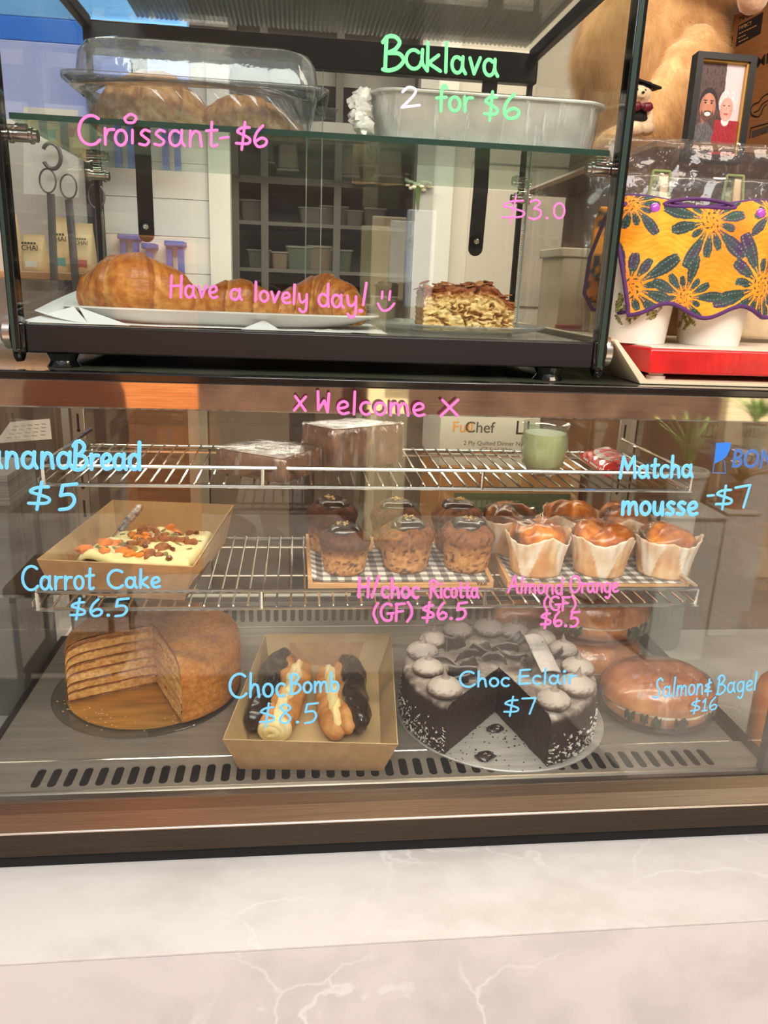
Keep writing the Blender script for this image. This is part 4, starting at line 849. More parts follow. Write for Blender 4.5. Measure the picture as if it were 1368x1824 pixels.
# silver handled knife stuck in the carton
t = thing('cake_knife', 'cake knife with an embossed silver handle resting in the carrot cake carton', 'knife', (-.27, .37, zt))
h0, h1 = PY(213, 945, .375), PY(250, 902, .425); d = (h1-h0)
b = MB(); b.tube([h0+d*f for f in (0, .08, .3, .6, .9, 1)], [.0045, .006, .0068, .0075, .008, .006], 12); b.build('handle', mat('embossed_silver', (206, 204, 200), .34, .55, rgb2=(120, 118, 116), vscale=130, bump=1.0, bscale=140), t)
b = MB(); n_ = d.cross(Vector((1, 0, 0))).normalized(); b.hexa([h0-d*.9+n_*.004, h0-d*.9-n_*.004, h0-n_*.006, h0+n_*.006], [p+Vector((.0012, 0, 0)) for p in (h0-d*.9+n_*.004, h0-d*.9-n_*.004, h0-n_*.006, h0+n_*.006)]); b.build('blade', M_CHROME, t)

# two timber serving boards with gingham paper
def gingham(x, y, s=.0115):
    i, j = int(math.floor(x/s)) % 2, int(math.floor(y/s)) % 2; return ((236, 232, 226), (150, 146, 142), (84, 80, 78))[i+j]
M_GING = mat('gingham_paper', vcol=True, rough=.6)
M_BOARD = mat('bamboo', (206, 160, 108), .5, rgb2=(188, 138, 86), vscale=20, vstretch=(.5, 12, 12))
def board(label, P4, brand=False):
    c = sum((Vector(p) for p in P4), Vector((0, 0)))/4; t = thing('serving_board', label, 'board', (c.x, c.y, ZL), 'bamboo serving boards on the lower wire shelf')
    b = MB(); b.hexa([(x, y, ZL) for x, y in P4], [(x, y, ZL+.011) for x, y in P4]); b.build('board', M_BOARD, t, bevel=.001)
    for i, j in ((1, 2), (3, 0)):
        a, d = Vector(P4[i]), Vector(P4[j]); s_ = (c-(a+d)/2).normalized()*.007
        b = MB(); b.hexa([(a.x, a.y, ZL+.011), (d.x, d.y, ZL+.011), (d.x+s_.x, d.y+s_.y, ZL+.011), (a.x+s_.x, a.y+s_.y, ZL+.011)], [(a.x, a.y, ZL+.017), (d.x, d.y, ZL+.017), (d.x+s_.x, d.y+s_.y, ZL+.017), (a.x+s_.x, a.y+s_.y, ZL+.017)]); b.build('side_rail', M_BOARD, t, bevel=.0008)
    pp = thing('gingham_paper', 'black and white gingham paper lining '+label, 'paper', (c.x, c.y, ZL+.0115), 'gingham paper liners'); b = MB()
    def gp(u, v):
        q = [c+(Vector(p)-c)*.96 for p in P4]; p = q[0]*(1-u)*(1-v)+q[1]*u*(1-v)+q[2]*u*v+q[3]*(1-u)*v; e = max(0, .05-u)/.05+max(0, u-.95)/.05
        return (p.x, p.y, ZL+.0118+.0012*math.sin(u*30)*v+.006*e*(0 if u > .5 else 1))
    b.grid(gp, 168, 126, 0, lambda u, v: gingham(*gp(u, v)[:2])); b.build('sheet', M_GING, pp, smooth=60)
    return t
bd = board('the board under the chocolate ricotta muffins', [(.0215, .217), (.322, .2145), (.338, .452), (.0205, .452)])
o_ = PY(845, 1040, .2140); text_mesh('IKEA', 'burnt_mark', .0085, PY(868, 1036.5, .2138), (-1, .008, 0), (0, 0, -1), mat('burnt_brown', (96, 56, 30), .7), bd, extrude=.0002, bold=.0003)
board('the board under the almond orange muffins', [(.344, .212), (.652, .203), (.640, .455), (.362, .452)])
zb_ = ZL+.0125
M_MUF = mat('muffin_crumb', vcol=True, rgb2=(210, 186, 160), vscale=110, rough=.75, bump=.7, bscale=130)
M_GLAZE = mat('dark_chocolate_glaze', (34, 22, 17), .28, coat=.6, bump=.25, bscale=50)
M_CHOP = mat('chopped_nuts', (206, 172, 116), .6)
def choc_muffin(label, x, y, seed, s=1.0, dark=0.0, h=1.0):
    t = thing('ricotta_muffin', label, 'muffin', (x, y, zb_), 'hot chocolate ricotta muffins', random.uniform(0, 6), local=True)
    def dis(X, Y_, Z, a):
        q = 1+.035*fbm((X*30, Y_*30, Z*30), 1, seed)+.03*noise.noise(Vector((math.cos(a)*1.5, math.sin(a)*1.5, seed)))*(1 if Z > .03 else .4); return X*q, Y_*q, Z+.005*noise.noise(Vector((X*40, Y_*40, seed)))*(1 if Z > .045 else 0)
    def col(X, Y_, Z, a, j):
        n_ = fbm((X*60, Y_*60, Z*60), 1.5, seed); f = max(0, min(1, (Z-.026)/.03+.4*n_)); c = mix((204, 152, 98), (128, 78, 44), f*(.75+.25*dark)); c = mix(c, (70, 38, 22), dark*max(0, min(1, (Z-.03)/.02)))
        if noise.noise(Vector((X*150, Y_*150, Z*150+seed))) > .38: c = mix(c, (58, 34, 22), .75)
        return c
    prof = [(.006, 0), (.033, 0), (.0365, .004)]+[(.037+.0065*k/14, .004+.044*k/14) for k in range(1, 15)]+[(.0452, .051), (.0462, .056), (.0455, .062), (.042, .068), (.036, .073), (.028, .0765), (.018, .0785), (.008, .0795), (.001, .0797)]
    b = MB(); b.lathe([(r*s, z*h*s) for r, z in prof], 64, fn=dis, col=col); b.build('body', M_MUF, t, smooth=70)
    b = MB(); zt_ = .0795*h*s
    def wob(X, Y_, Z, a): q = 1+.22*noise.noise(Vector((math.cos(a)*1.3, math.sin(a)*1.3, seed+4))); return X*q, Y_*q, Z
    b.lathe([(.029*s, -.013), (.0305*s, -.006), (.027*s, .002), (.018*s, .0065), (.014*s, .0052), (.007*s, .0072), (.0005, .0078)], 40, (0, 0, zt_), fn=wob); gz = b.build('glaze', M_GLAZE, t, smooth=70)
    b = MB()
    for i in range(16): a, r = random.uniform(0, 6.3), random.uniform(0, .013); b.blob((r*math.cos(a)+.004*s, r*math.sin(a), zt_+.0068+random.uniform(0, .002)), .0026, .002, .0016, i, .5, 7, 5)
    b.build('chopped_nuts', M_CHOP, gz); return t
yf = .285
choc_muffin('dark hot chocolate ricotta muffin at front left of its board', .082, yf-.012, 1, .92, .75, 1.0)
choc_muffin('tall dark muffin directly behind the front left ricotta muffin', .064, .375, 2, 1.0, .6, 1.12)
choc_muffin('front middle ricotta muffin, nuts on a round glaze button', .186, yf, 3, 1.0, .1)
choc_muffin('back middle ricotta muffin, glaze spilling over its brown top', .180, .385, 4, 1.0, .45, 1.06)
choc_muffin('front right ricotta muffin with a vertical crack in its side', .290, yf, 5, 1.0, .1)
choc_muffin('back right ricotta muffin, pale side and nuts across its glaze', .292, .385, 6, 1.0, .15, 1.06)
M_TOP = mat('orange_glazed_top', vcol=True, rgb2=(206, 170, 130), vscale=70, rough=.28, coat=.5, bump=.6, bscale=80)
M_TULIP = mat('tulip_paper', vcol=True, rough=.55, bump=.15, bscale=60)
def alm_muffin(label, x, y, seed, rz, s=1.0):
    t = thing('almond_orange_muffin', label, 'muffin', (x, y, zb_), 'almond orange muffins', rz, local=True)
    b = MB(); b.lathe([(r*s, z*s) for r, z in [(.001, .0006), (.037, .0006), (.0395, .006), (.0445, .045), (.0468, .058), (.0475, .066), (.044, .073), (.036, .079), (.022, .083), (.001, .084)]], 56,
        fn=lambda X, Y_, Z, a: (X*(1+.04*fbm((X*25, Y_*25, Z*9), 1, seed)), Y_*(1+.04*fbm((X*25, Y_*25, Z*9), 1, seed)), Z+(.012*fbm((X*26, Y_*26, 0), 1, seed)+.004*fbm((X*80, Y_*80, 0), 1, seed) if Z > .06*s else 0)),
        col=lambda X, Y_, Z, a, j: mix(mix((232, 152, 62), (186, 100, 34), .5+.9*fbm((X*46, Y_*46, Z*20), 1, seed+2)), (66, 38, 20), max(0, min(1, 2.2*fbm((X*18, Y_*18, 1), 1, seed+7)-.25)))); b.build('cake_top', M_TOP, t, smooth=70)
    n = 96; V = []; C = []; NV = 16
    for j in range(NV+1):
        f = j/NV
        for k in range(n):
            a = 2*PI*k/n; lob = abs(((k/n*4+.13*seed) % 1)*2-1)          # five folded points
            H = (.060+.013*lob**1.5+.004*math.sin(3*a+seed))*s; z = f*H; r = (.0425+.0075*(z/.06)+.0055*max(0, f-.55)*(1+lob)+.0016*math.sin(k*1.31+seed)*f)*s
            V.append((r*math.cos(a), r*math.sin(a), z))
            fold = ((k/n*4+.13*seed) % 1); flap = 1 if abs(fold-.5) < .09+.30*f else 0      # V shaped double paper
            gr = fbm((math.cos(a)*2, math.sin(a)*2, f*2), 1, seed)
            C.append(mix(mix((204, 144, 92), (230, 190, 146), .5+1.2*gr), (240, 233, 220), (.78+.4*gr)*flap if flap else .7*max(0, f-.45)))
    b = MB(); b.add(V, [(j*n+k, j*n+(k+1) % n, (j+1)*n+(k+1) % n, (j+1)*n+k) for j in range(NV) for k in range(n)], 0, C); b.build('tulip_paper', M_TULIP, t, smooth=40, solid=.0005)
    return t
alm_muffin('almond orange muffin at front left, glossy orange top', .408, .272, 1, .3)
alm_muffin('almond orange muffin at front centre, top scorched dark on one side', .520, .270, 2, 1.0)
alm_muffin('almond orange muffin at front right, paper point standing out at its right', .632, .262, 3, 1.9)
alm_muffin('almond orange muffin at back left beside the ricotta muffins', .386, .378, 4, 2.2)
alm_muffin('almond orange muffin at back centre between two front muffins', .508, .386, 5, 3.3)
alm_muffin('almond orange muffin at back right behind the mousse lettering', .606, .378, 6, 4.1)
# white capped bottle beside the shelf
t = thing('squeeze_bottle', 'white ribbed cap bottle standing behind the right end of the muffins', 'bottle', (.735, .66, ZTOP))
bx, by = PY(1208, 920, .66).x, .66
t.location.x = bx
b = MB(); zc = PY(1208, 945, .66).z; b.lathe([(.04, ZTOP), (.045, ZTOP+.01), (.045, zc-.03), (.03, zc), (.001, zc)], 28, (bx, by, 0)); b.build('body', mat('pale_bottle', (150, 150, 138), .4), t)
b = MB(); b.lathe([(.037, zc-.012), (.037, zc+.035), (.033, zc+.045), (.001, zc+.046)], 48, (bx, by, 0), fn=lambda X, Y_, Z, a: (X*(1+.03*math.sin(24*a)), Y_*(1+.03*math.sin(24*a)), Z)); b.build('cap', mat('ribbed_cap', (232, 228, 220), .4), t)
# ------------------------------------------------------------------ deck of the refrigerated case
def disc(name, label, cat, c, r, z0, h, m, group=None):
    t = thing(name, label, cat, (c[0], c[1], z0), group); b = MB(); b.lathe([(r-.002, 0), (r, .001), (r, h-.001), (r-.001, h), (.001, h)], 72, (c[0], c[1], z0)); b.build('disc', m, t, smooth=30); return t
# honey layer cake
HC = (-.235, .298); HR = .143; zb = ZF+.0065; HH = .104
t = disc('cake_board', 'round clear rimmed gold cake board under the honey layer cake', 'board', (-.248, .297), .156, ZF, .0035, glass_mat('clear_acrylic', (236, 236, 230), 1.5), 'round cake boards')
b = MB(); b.lathe([(.136, .0036), (.136, .0058), (.001, .0058)], 64, (-.244, .297, ZF)); b.build('gold_disc', mat('gold_card', (212, 158, 80), .34, .55, rgb2=(176, 132, 66), vscale=14, vstretch=(1, 6, 1), bump=.2, bscale=40), t)
t = thing('honey_cake', 'tall round honey layer cake with a wedge cut out of its front', 'cake', (HC[0], HC[1], zb), 'round cakes on the case deck')
A0, A1 = math.radians(295.5), math.radians(203+360)
M_HON = mat('honey_crumb', vcol=True, rgb2=(222, 198, 160), vscale=160, rough=.85, bump=.9, bscale=220)
def hc_col(p, top): return mix((196, 124, 44), (222, 152, 66), .5+.9*fbm(p, 26, 3)) if not top else mix((150, 94, 30), (190, 130, 52), .5+.9*fbm(p, 22, 5))
prof = [(.001, HH+.006), (.04, HH+.007), (.09, HH+.005), (.118, HH+.002), (.134, HH-.004), (HR-.002, HH-.014), (HR, HH-.028), (HR, .06), (HR+.001, .03), (HR, .003), (HR-.004, 0)]
pc = catmull(prof, 6); b = MB(); NA = 150; V = []; C = []
for i in range(NA+1):
    a = A0+(A1-A0)*i/NA
    for r, z in pc:
        q = 1+.010*fbm((math.cos(a)*3, math.sin(a)*3, z*14), 1, 2); x, y = HC[0]+r*q*math.cos(a), HC[1]+r*q*math.sin(a); zz = max(0, z+(.0035*fbm((x*30, y*30, 1), 1, 4) if z > HH-.03 else 0))
        V.append((x, y, zb+zz)); c = mix(hc_col((x, y, z), False), hc_col((x, y, z), True), max(0, min(1, (z-HH+.022)/.016)))
        if z < HH-.03: c = mix(c, (170, 108, 50), .35*max(0, math.sin(z*400+2*fbm((a*3, z*9, 0), 1, 3))))
        C.append(c)
m_ = len(pc); b.add(V, [(i*m_+j, (i+1)*m_+j, (i+1)*m_+j+1, i*m_+j+1) for i in range(NA) for j in range(m_-1)], 0, C); b.build('crumb_coat', M_HON, t, smooth=70)
def hgt(r): 
    for (r0, z0), (r1, z1) in zip(pc, pc[1:]):
        if r0 <= r <= r1: return z0+(z1-z0)*(r-r0)/max(1e-9, r1-r0)
    return HH-.02
for a, sg in ((A0, 1), (A1, -1)):
    ca, sa = math.cos(a), math.sin(a)
    def P(u, v):
        r = HR*u*.998; z = hgt(r)*v; lay = (v*6.6) % 1; o = sg*(.0022*(1 if lay < .26 else -.4)+.0016*fbm((r*40, z*60, a), 1, 3))
        return (HC[0]+r*ca-sa*o, HC[1]+r*sa+ca*o, zb+z)
    def K_(u, v):
        r = HR*u; lay = (v*6.6+.10*fbm((r*14, v*2, a), 1, 6)) % 1; n_ = fbm((r*60, v*16, a), 1, 5)
        c = mix((226, 170, 100), (240, 194, 128), .5+.8*n_)
        if lay < .26: c = mix((150, 98, 54), (176, 122, 72), .5+n_)
        if v > .93: c = (176, 120, 62)
        smear = max(0, min(1, (.36-u)*3+.7*fbm((r*16, v*3, 1), 1, 7))); return mix(c, (204, 156, 108), smear*.8)
    b = MB(); b.grid(P, 60, 90, 0, K_); b.build('layered_cut_face', M_HON, t, smooth=60)
b = MB()
for i in range(40): a, r = random.uniform(3.2, 5.6), random.uniform(.10, .15); b.blob((HC[0]-.01+r*math.cos(a), HC[1]+r*math.sin(a), ZF+.007), .0016, .0012, .0009, i, .4, 6, 4)
o = b.build('cake_crumbs', mat('loose_crumb', (214, 168, 106), .8), None); tag(o, 'loose golden crumbs scattered on the honey cake board', 'crumbs', kind='stuff')

# carton of eclairs
carton('brown carton tray holding two chocolate eclairs', [(-.078, .056), (.130, .040), (.155, .335), (-.045, .345)], [(-.099, .038), (.147, .014), (.180, .372), (-.053, .374)], ZF+.0005, ZF+.0615, 'open brown carton trays')
M_CHOUX = mat('choux_shell', (206, 150, 88), .55, rgb2=(176, 112, 56), vscale=40, bump=.7, bscale=80)
M_CHOC = mat('eclair_chocolate', (44, 28, 22), .22, coat=.45, rgb2=(30, 19, 15), vscale=40, bump=.5, bscale=40)
M_CREAM = mat('piped_cream', (246, 228, 176), .45, sss=.3, rgb2=(240, 214, 150), vscale=40, bump=.25, bscale=60)
def eclair(label, p0, p1, side, seed):
    """p0 front end, p1 back end on the carton floor; side +1: chocolate half to the left"""
    p0, p1 = Vector(p0+(0,)), Vector(p1+(0,)); ax = (p1-p0); L_ = ax.length; ax.normalize(); s_ = Vector((-ax.y, ax.x, 0))*side; up = Vector((0, 0, 1))
    t = thing('eclair', label, 'eclair', ((p0.x+p1.x)/2, (p0.y+p1.y)/2, ZF+.003), 'chocolate eclairs in the carton')
    def tube_(name, m, off, zc, rad, ell, f0, f1, wav, spiral=0):
        rings = []; N_ = 44
        for i in range(N_+1):
            f = i/N_; q = p0+ax*(L_*(f0+(f1-f0)*f)); e = max(.04, 1-abs(2*f-1)**5); e = math.sqrt(e)
            ring_ = []
            for k in range(24):
                th = 2*PI*k/24; r = rad*e*(1+wav*noise.noise(Vector((f*7, math.cos(th)*1.5, math.sin(th)*1.5+seed)))+(spiral*math.sin(5*th+f*34) if spiral else 0))
                p = q+s_*(off(f)+r*ell*math.cos(th))+up*(zc(f)+r*math.sin(th)); p.z = max(p.z, .0012); ring_.append((p.x, p.y, p.z+ZF+.0025))
            rings.append(ring_)
        b = MB(); b.loft(rings); return b.build(name, m, t, smooth=70)
    tube_('choux_shell', M_CHOUX, lambda f: -.012, lambda f: .018, .021, 1.15, 0, .98, .22)
    tube_('choux_shell', M_CHOUX, lambda f: .012-.006*(f < .2), lambda f: .026, .022, .85, .01, 1, .22)
    tube_('chocolate_glaze', M_CHOC, lambda f: .024+.003*math.sin(f*9+seed), lambda f: .031, .0275, .80, .02, 1.0, .3)
    tube_('cream_filling', M_CREAM, lambda f: -.010, lambda f: .030, .0155, .75, .05, .9, .35, .10)
    b = MB(); c = p0+ax*.012-s_*.008; tp = []; rt = []      # piped rosette, wound towards the front end
    for i in range(70):
        f = i/69; a = f*2*PI*2.6+seed; rr_ = .0165*(1-f*.85); tp.append(c+s_*(rr_*math.cos(a)*1.25)+up*(ZF+.026+rr_*math.sin(a)*.85)-ax*(.012*f)); rt.append(.0095*(1-.35*f))
    if side > 0: b.tube(tp, rt, 12); b.build('cream_swirl', M_CREAM, t, smooth=70)
eclair('left eclair, chocolate half on its left and cream swirl at its front end', (-.040, .108), (.006, .345), 1, 2)
eclair('right eclair, cream filling facing left and dark chocolate half on its right', (.078, .100), (.070, .325), -1, 8)

# chocolate cake
CC = (.335, .186); CR_ = .158; CH = .083; zb2 = ZF+.0045
disc('cake_board', 'round silver cake board under the chocolate cake', 'board', (.343, .196), .173, ZF, .004, mat('silver_card', (206, 202, 194), .4, .35, rgb2=(186, 180, 172), vscale=20, vstretch=(1, 7, 1), bump=.2, bscale=50), 'round cake boards')
t = thing('chocolate_cake', 'round dark chocolate cake dusted with icing sugar, a wedge cut out of its front', 'cake', (CC[0], CC[1], zb2), 'round cakes on the case deck')
B0, B1 = math.radians(284.5), math.radians(227+360)
M_CHK = mat('dark_cake', vcol=True, rgb2=(220, 214, 208), vscale=140, rough=.62, bump=.3, bscale=150)
pr2 = catmull([(.001, CH), (.06, CH+.001), (.12, CH), (.146, CH-.001), (.1555, CH-.005), (CR_, CH-.014), (CR_+.001, .045), (CR_+.002, .02), (CR_+.001, .002), (CR_-.004, 0)], 6)
b = MB(); V = []; C = []
for i in range(NA+1):
    a = B0+(B1-B0)*i/NA
    for r, z in pr2:
        x, y = CC[0]+r*math.cos(a), CC[1]+r*math.sin(a); V.append((x, y, zb2+max(0, z+(.0015*fbm((x*40, y*40, 1), 1, 4) if z > CH-.004 else 0))))
        dust = max(0, min(1, (z-CH+.011)/.009+.6*noise.noise(Vector((x*90, y*90, z*90)))))*(.72+.5*fbm((x*30, y*30, 2), 1, 6)) if z > CH-.02 else 0
        C.append(mix((50, 35, 29), (204, 193, 183), dust))
m_ = len(pr2); b.add(V, [(i*m_+j, (i+1)*m_+j, (i+1)*m_+j+1, i*m_+j+1) for i in range(NA) for j in range(m_-1)], 0, C); b.build('icing_coat', M_CHK, t, smooth=70)
for a in (B0, B1):
    ca, sa = math.cos(a), math.sin(a); b = MB()
    b.grid(lambda u, v: (CC[0]+CR_*u*ca+.0012*fbm((u*20, v*14, a), 1, 2), CC[1]+CR_*u*sa, zb2+(CH-.014*max(0, (u-.93)/.07)**2)*v), 50, 40, 0, lambda u, v: mix((62, 38, 30), (40, 25, 21), .5+.9*fbm((u*26, v*14, a), 1, 5)) if not .46 < v < .50 and v < .94 else (38, 24, 20)); b.build('sponge_cut_face', M_CHK, t, smooth=60)
b = MB()     # coconut flakes pressed on the lower side, with dark chips between
nfl = 0
for i in range(1500):
    a = random.uniform(B0, B1); z = abs(random.gauss(0, .020))+.002
    if z > .052: continue
    r = CR_+.0015; p = Vector((CC[0]+r*math.cos(a), CC[1]+r*math.sin(a), zb2+z)); tn = Vector((-math.sin(a), math.cos(a), 0)); n_ = Vector((math.cos(a), math.sin(a), 0)); q = random.uniform(0, PI)
    d = tn*math.cos(q)+Vector((0, 0, 1))*math.sin(q); e = d.cross(n_); L_, w_ = random.uniform(.002, .0048), random.uniform(.0009, .0018); k = n_*random.uniform(.001, .003)
    cc = (232, 226, 218) if random.random() < .55 else (66, 46, 38)
    b.add([p-d*L_, p+e*w_+k, p+d*L_+k*.6, p-e*w_, p+k*1.5], [(0, 1, 4), (1, 2, 4), (2, 3, 4), (3, 0, 4)], 0, [cc]*5)
o = b.build('coconut_flakes', M_CHK, t, smooth=0); o['kind'] = 'stuff'; o['label'] = 'white coconut flakes on the lower side'
M_KISS = mat('dusted_cocoa_kiss', vcol=True, rough=.55, bump=.15, bscale=220)
def kiss_mesh():
    b = MB(); pr = catmull([(.012, 0), (.0215, .001), (.0268, .006), (.0262, .012), (.021, .018), (.0135, .0225), (.0065, .0265), (.0034, .031), (.0022, .036), (.0007, .0405)], 4)
    b.lathe(pr, 40, fn=lambda x, y, z, a: (x+.1*max(0, z-.026)*1.3, y+.06*max(0, z-.026), z), col=lambda x, y, z, a, j: mix((84, 64, 55), (190, 178, 168), max(0, min(1, (z-.0075)/.007+.75*noise.noise(Vector((x*340, y*340, z*340))))) if z < .026 else .62)); return b
k0 = kiss_mesh()
for i, q in enumerate(((770, 1138), (810, 1119), (868, 1112), (918, 1120), (966, 1134), (1007, 1155), (1028, 1189), (1026, 1222), (985, 1247), (791, 1226), (762, 1189), (752, 1160))):
    p = PZ(q[0], q[1]+8, zb2+CH); d = Vector((p.x-CC[0], p.y-CC[1])); d = d.normalized()*min(d.length, .131); 
    o = k0.build('cream_kiss', M_KISS, t, smooth=70) if i == 0 else o.copy()
    if i: COL.objects.link(o)
    o.location = Vector((CC[0]+d.x, CC[1]+d.y, zb2+CH-.0008))-t.location; o.rotation_euler = (0, 0, i*1.7); s_ = .94+.12*((i*7) % 5)/4; o.scale = (s_, s_, s_)
M_SHARD = mat('chocolate_shard', vcol=True, rough=.35, coat=.15, bump=.25, bscale=70)
def shard(mb, L_, w_, seed, curl):
    def f(u, v):
        x = (u-.5)*L_; y = (v-.5)*w_*(1+.35*noise.noise(Vector((u*3, seed, 0)))); return (x+.002*noise.noise(Vector((v*5, u*4, seed))), y, curl*(2*u-1)**2*L_*.5+.0015*noise.noise(Vector((u*6, v*6, seed))))
    mb.grid(f, 12, 6, 0, lambda u, v: mix((30, 20, 16), (196, 186, 178), .6 if min(v, 1-v) < .03 else max(0, .7*noise.noise(Vector((u*8, v*6, seed+5)))-.30)))
for i in range(15):
    b = MB(); shard(b, random.uniform(.03, .055), random.uniform(.018, .03), i*3.1, random.uniform(-.5, .6)); o = b.build('chocolate_shard', M_SHARD, t, solid=.0022, smooth=50)
    a = math.radians((35, 70, 110, 150, 185, 205, 60, 130, 95, 20, 170, 300+60, 120, 215, 10)[i]); r = (.03, .06, .05, .06, .05, .075, .085, .09, .02, .07, .085, .05, .035, .1, .1)[i]
    o.location = Vector((CC[0]+r*math.cos(a), CC[1]+r*math.sin(a), zb2+CH+.009))-t.location; o.rotation_euler = (random.choice([-1, 1])*random.uniform(.6, 1.25), random.uniform(-.5, .5), random.uniform(-.8, .8))
b = MB(); b.grid(lambda u, v: ((u-.5)*.034, (v-.5)*.086, .004*math.sin(u*PI)+.001*noise.noise(Vector((u*4, v*9, 1)))), 14, 30, 0, lambda u, v: mix((196, 188, 182), (220, 212, 206), .5+.9*noise.noise(Vector((u*12, v*30, 3))))); o = b.build('chocolate_paddle', M_SHARD, t, solid=.003, smooth=50)
p = PZ(955, 1183, zb2+CH+.03); o.location = Vector((CC[0]+.072, CC[1]+.005, zb2+CH+.021))-t.location; o.rotation_euler = (.30, .1, .12); o['label'] = 'flat sugar dusted chocolate paddle'
for lab, q, s_ in (('broken chocolate crumb lying near the front edge of the silver cake board', (864, 1350), .013), ('broken chocolate crumb lying in the notch of the chocolate cake', (882, 1300), .012)):
    p = PZ(q[0], q[1], ZF+.005); b = MB(); b.blob((p.x, p.y, ZF+.004+s_*.34), s_*1.15, s_*.7, s_*.42, q[0], .5, 14, 9, freq=2.5, rot=.2); o = b.build('chocolate_crumb', M_CHOC, None, smooth=30); tag(o, lab, 'crumb', 'crumbs on the silver cake board')
b = MB()
for i in range(70): a, r = random.uniform(math.radians(226), math.radians(286)), random.uniform(.05, .165); s_ = random.uniform(.0006, .0018); b.blob((CC[0]+r*math.cos(a)-.004, CC[1]+r*math.sin(a), ZF+.0047), s_, s_*.8, s_*.6, i, .4, 6, 4)
o = b.build('dark_crumbs', M_CHOC, None); tag(o, 'fine dark crumbs sprinkled over the silver cake board', 'crumbs', kind='stuff')

# wrapped salmon bagels
M_BUN = mat('bagel_crust', vcol=True, rgb2=(212, 190, 170), vscale=40, rough=.35, coat=.75, bump=.22, bscale=40)
M_LEAF = mat('dark_salad_leaf', (58, 70, 40), .5, rgb2=(36, 46, 28), vscale=60, bump=.4, bscale=80)
M_CHEESE = mat('cream_cheese', (238, 222, 196), .5, bump=.4, bscale=90)
def bagel(label, c, rx, ry, h, rz, seed):
    t = thing('salmon_bagel', label, 'bagel', c, 'cling wrapped salmon bagels', rz, local=True)
    def half(z0, h_, up):
        b = MB(); V = []; C = []; n, m = 48, 14
        for j in range(m+1):
            th = PI/2*j/m; 
            for k in range(n):
                a = 2*PI*k/n; q = 1+.04*fbm((math.cos(a)*1.3, math.sin(a)*1.3, j*.1), 1, seed+up*3); rr_ = (math.cos(th)**.55)*q; z = math.sin(th)**.9*h_-(.006*math.exp(-((rr_)/.3)**2) if up else 0)
                V.append((rx*rr_*math.cos(a), ry*rr_*math.sin(a), z0+z if up else z0-z)); n_ = fbm((math.cos(a)*rr_*2, math.sin(a)*rr_*2, z*20), 1, seed)
                c_ = mix((218, 150, 90), (186, 108, 62), min(1, max(0, th*.9+.4*n_))) if up else mix((224, 168, 110), (206, 140, 84), .5+n_)
                C.append(c_)
        b.add(V, [(j*n+k, j*n+(k+1) % n, (j+1)*n+(k+1) % n, (j+1)*n+k) for j in range(m) for k in range(n)]+[tuple(range(n))], 0, C); return b
    half(h*.44, h*.56, 1).build('bagel_top', M_BUN, t, smooth=60); half(h*.38, h*.38, 0).build('bagel_base', M_BUN, t, smooth=60)
    b = MB(); R = []
    for z in (.36, .38, .42, .44): R.append([(rx*(.985 if .37 < z < .43 else .95)*math.cos(a)*(1+.03*noise.noise(Vector((a*4, z, seed)))), ry*(.985 if .37 < z < .43 else .95)*math.sin(a)*(1+.03*noise.noise(Vector((a*4, z, seed)))), h*z+.004*noise.noise(Vector((a*2.5, seed, 1)))) for a in [2*PI*k/64 for k in range(64)]])
    b.loft(R); b.build('cream_cheese', M_CHEESE, t, smooth=60)
    for i in range(9):
        a = -PI/2+random.uniform(-1.25, 1.25)-rz; b = MB(); rr2 = 1.0
        w_ = random.uniform(.012, .024)
        b.grid(lambda u, v: ((rx*(1.0+.012*math.sin(v*5+i)))*math.cos(a+(u-.5)*w_*2/rx*.5), (ry*(1.0+.012*math.sin(v*5+i)))*math.sin(a+(u-.5)*w_*2/rx*.5), h*.40-.016*v+.004*math.sin(u*9+i)), 10, 6); b.build('salad_leaf', M_LEAF, t, solid=.001)
    b = MB(); R = []
    for z, s_ in ((.0, .78), (.04, .93), (.2, 1.03), (.4, 1.035), (.6, 1.02), (.82, .9), (.95, .66), (1.02, .3)): R.append([(rx*s_*math.cos(a)*(1+.02*noise.noise(Vector((a*5, z*7, seed)))), ry*s_*math.sin(a)*(1+.02*noise.noise(Vector((a*5, z*7, seed)))), h*z) for a in [2*PI*k/56 for k in range(56)]])
    b.loft(R, cap0=False); b.build('cling_film', M_FILM, t, smooth=70); return t
bagel('cling wrapped salmon bagel at the front right of the case deck', (.612, .178, ZF+.001), .094, .080, .086, -.12, 3)
bagel('cling wrapped salmon bagel lying beneath the topmost one', (.550, .334, ZF+.001), .098, .082, .084, .2, 7)
bagel('topmost cling wrapped salmon bagel, right under the wire shelf', (.553, .332, ZF+.084), .098, .082, .090, .1, 12)
bagel('small wrapped bun at the back, left of the topmost bagel', (.452, .452, ZF+.001), .062, .055, .082, .4, 18)

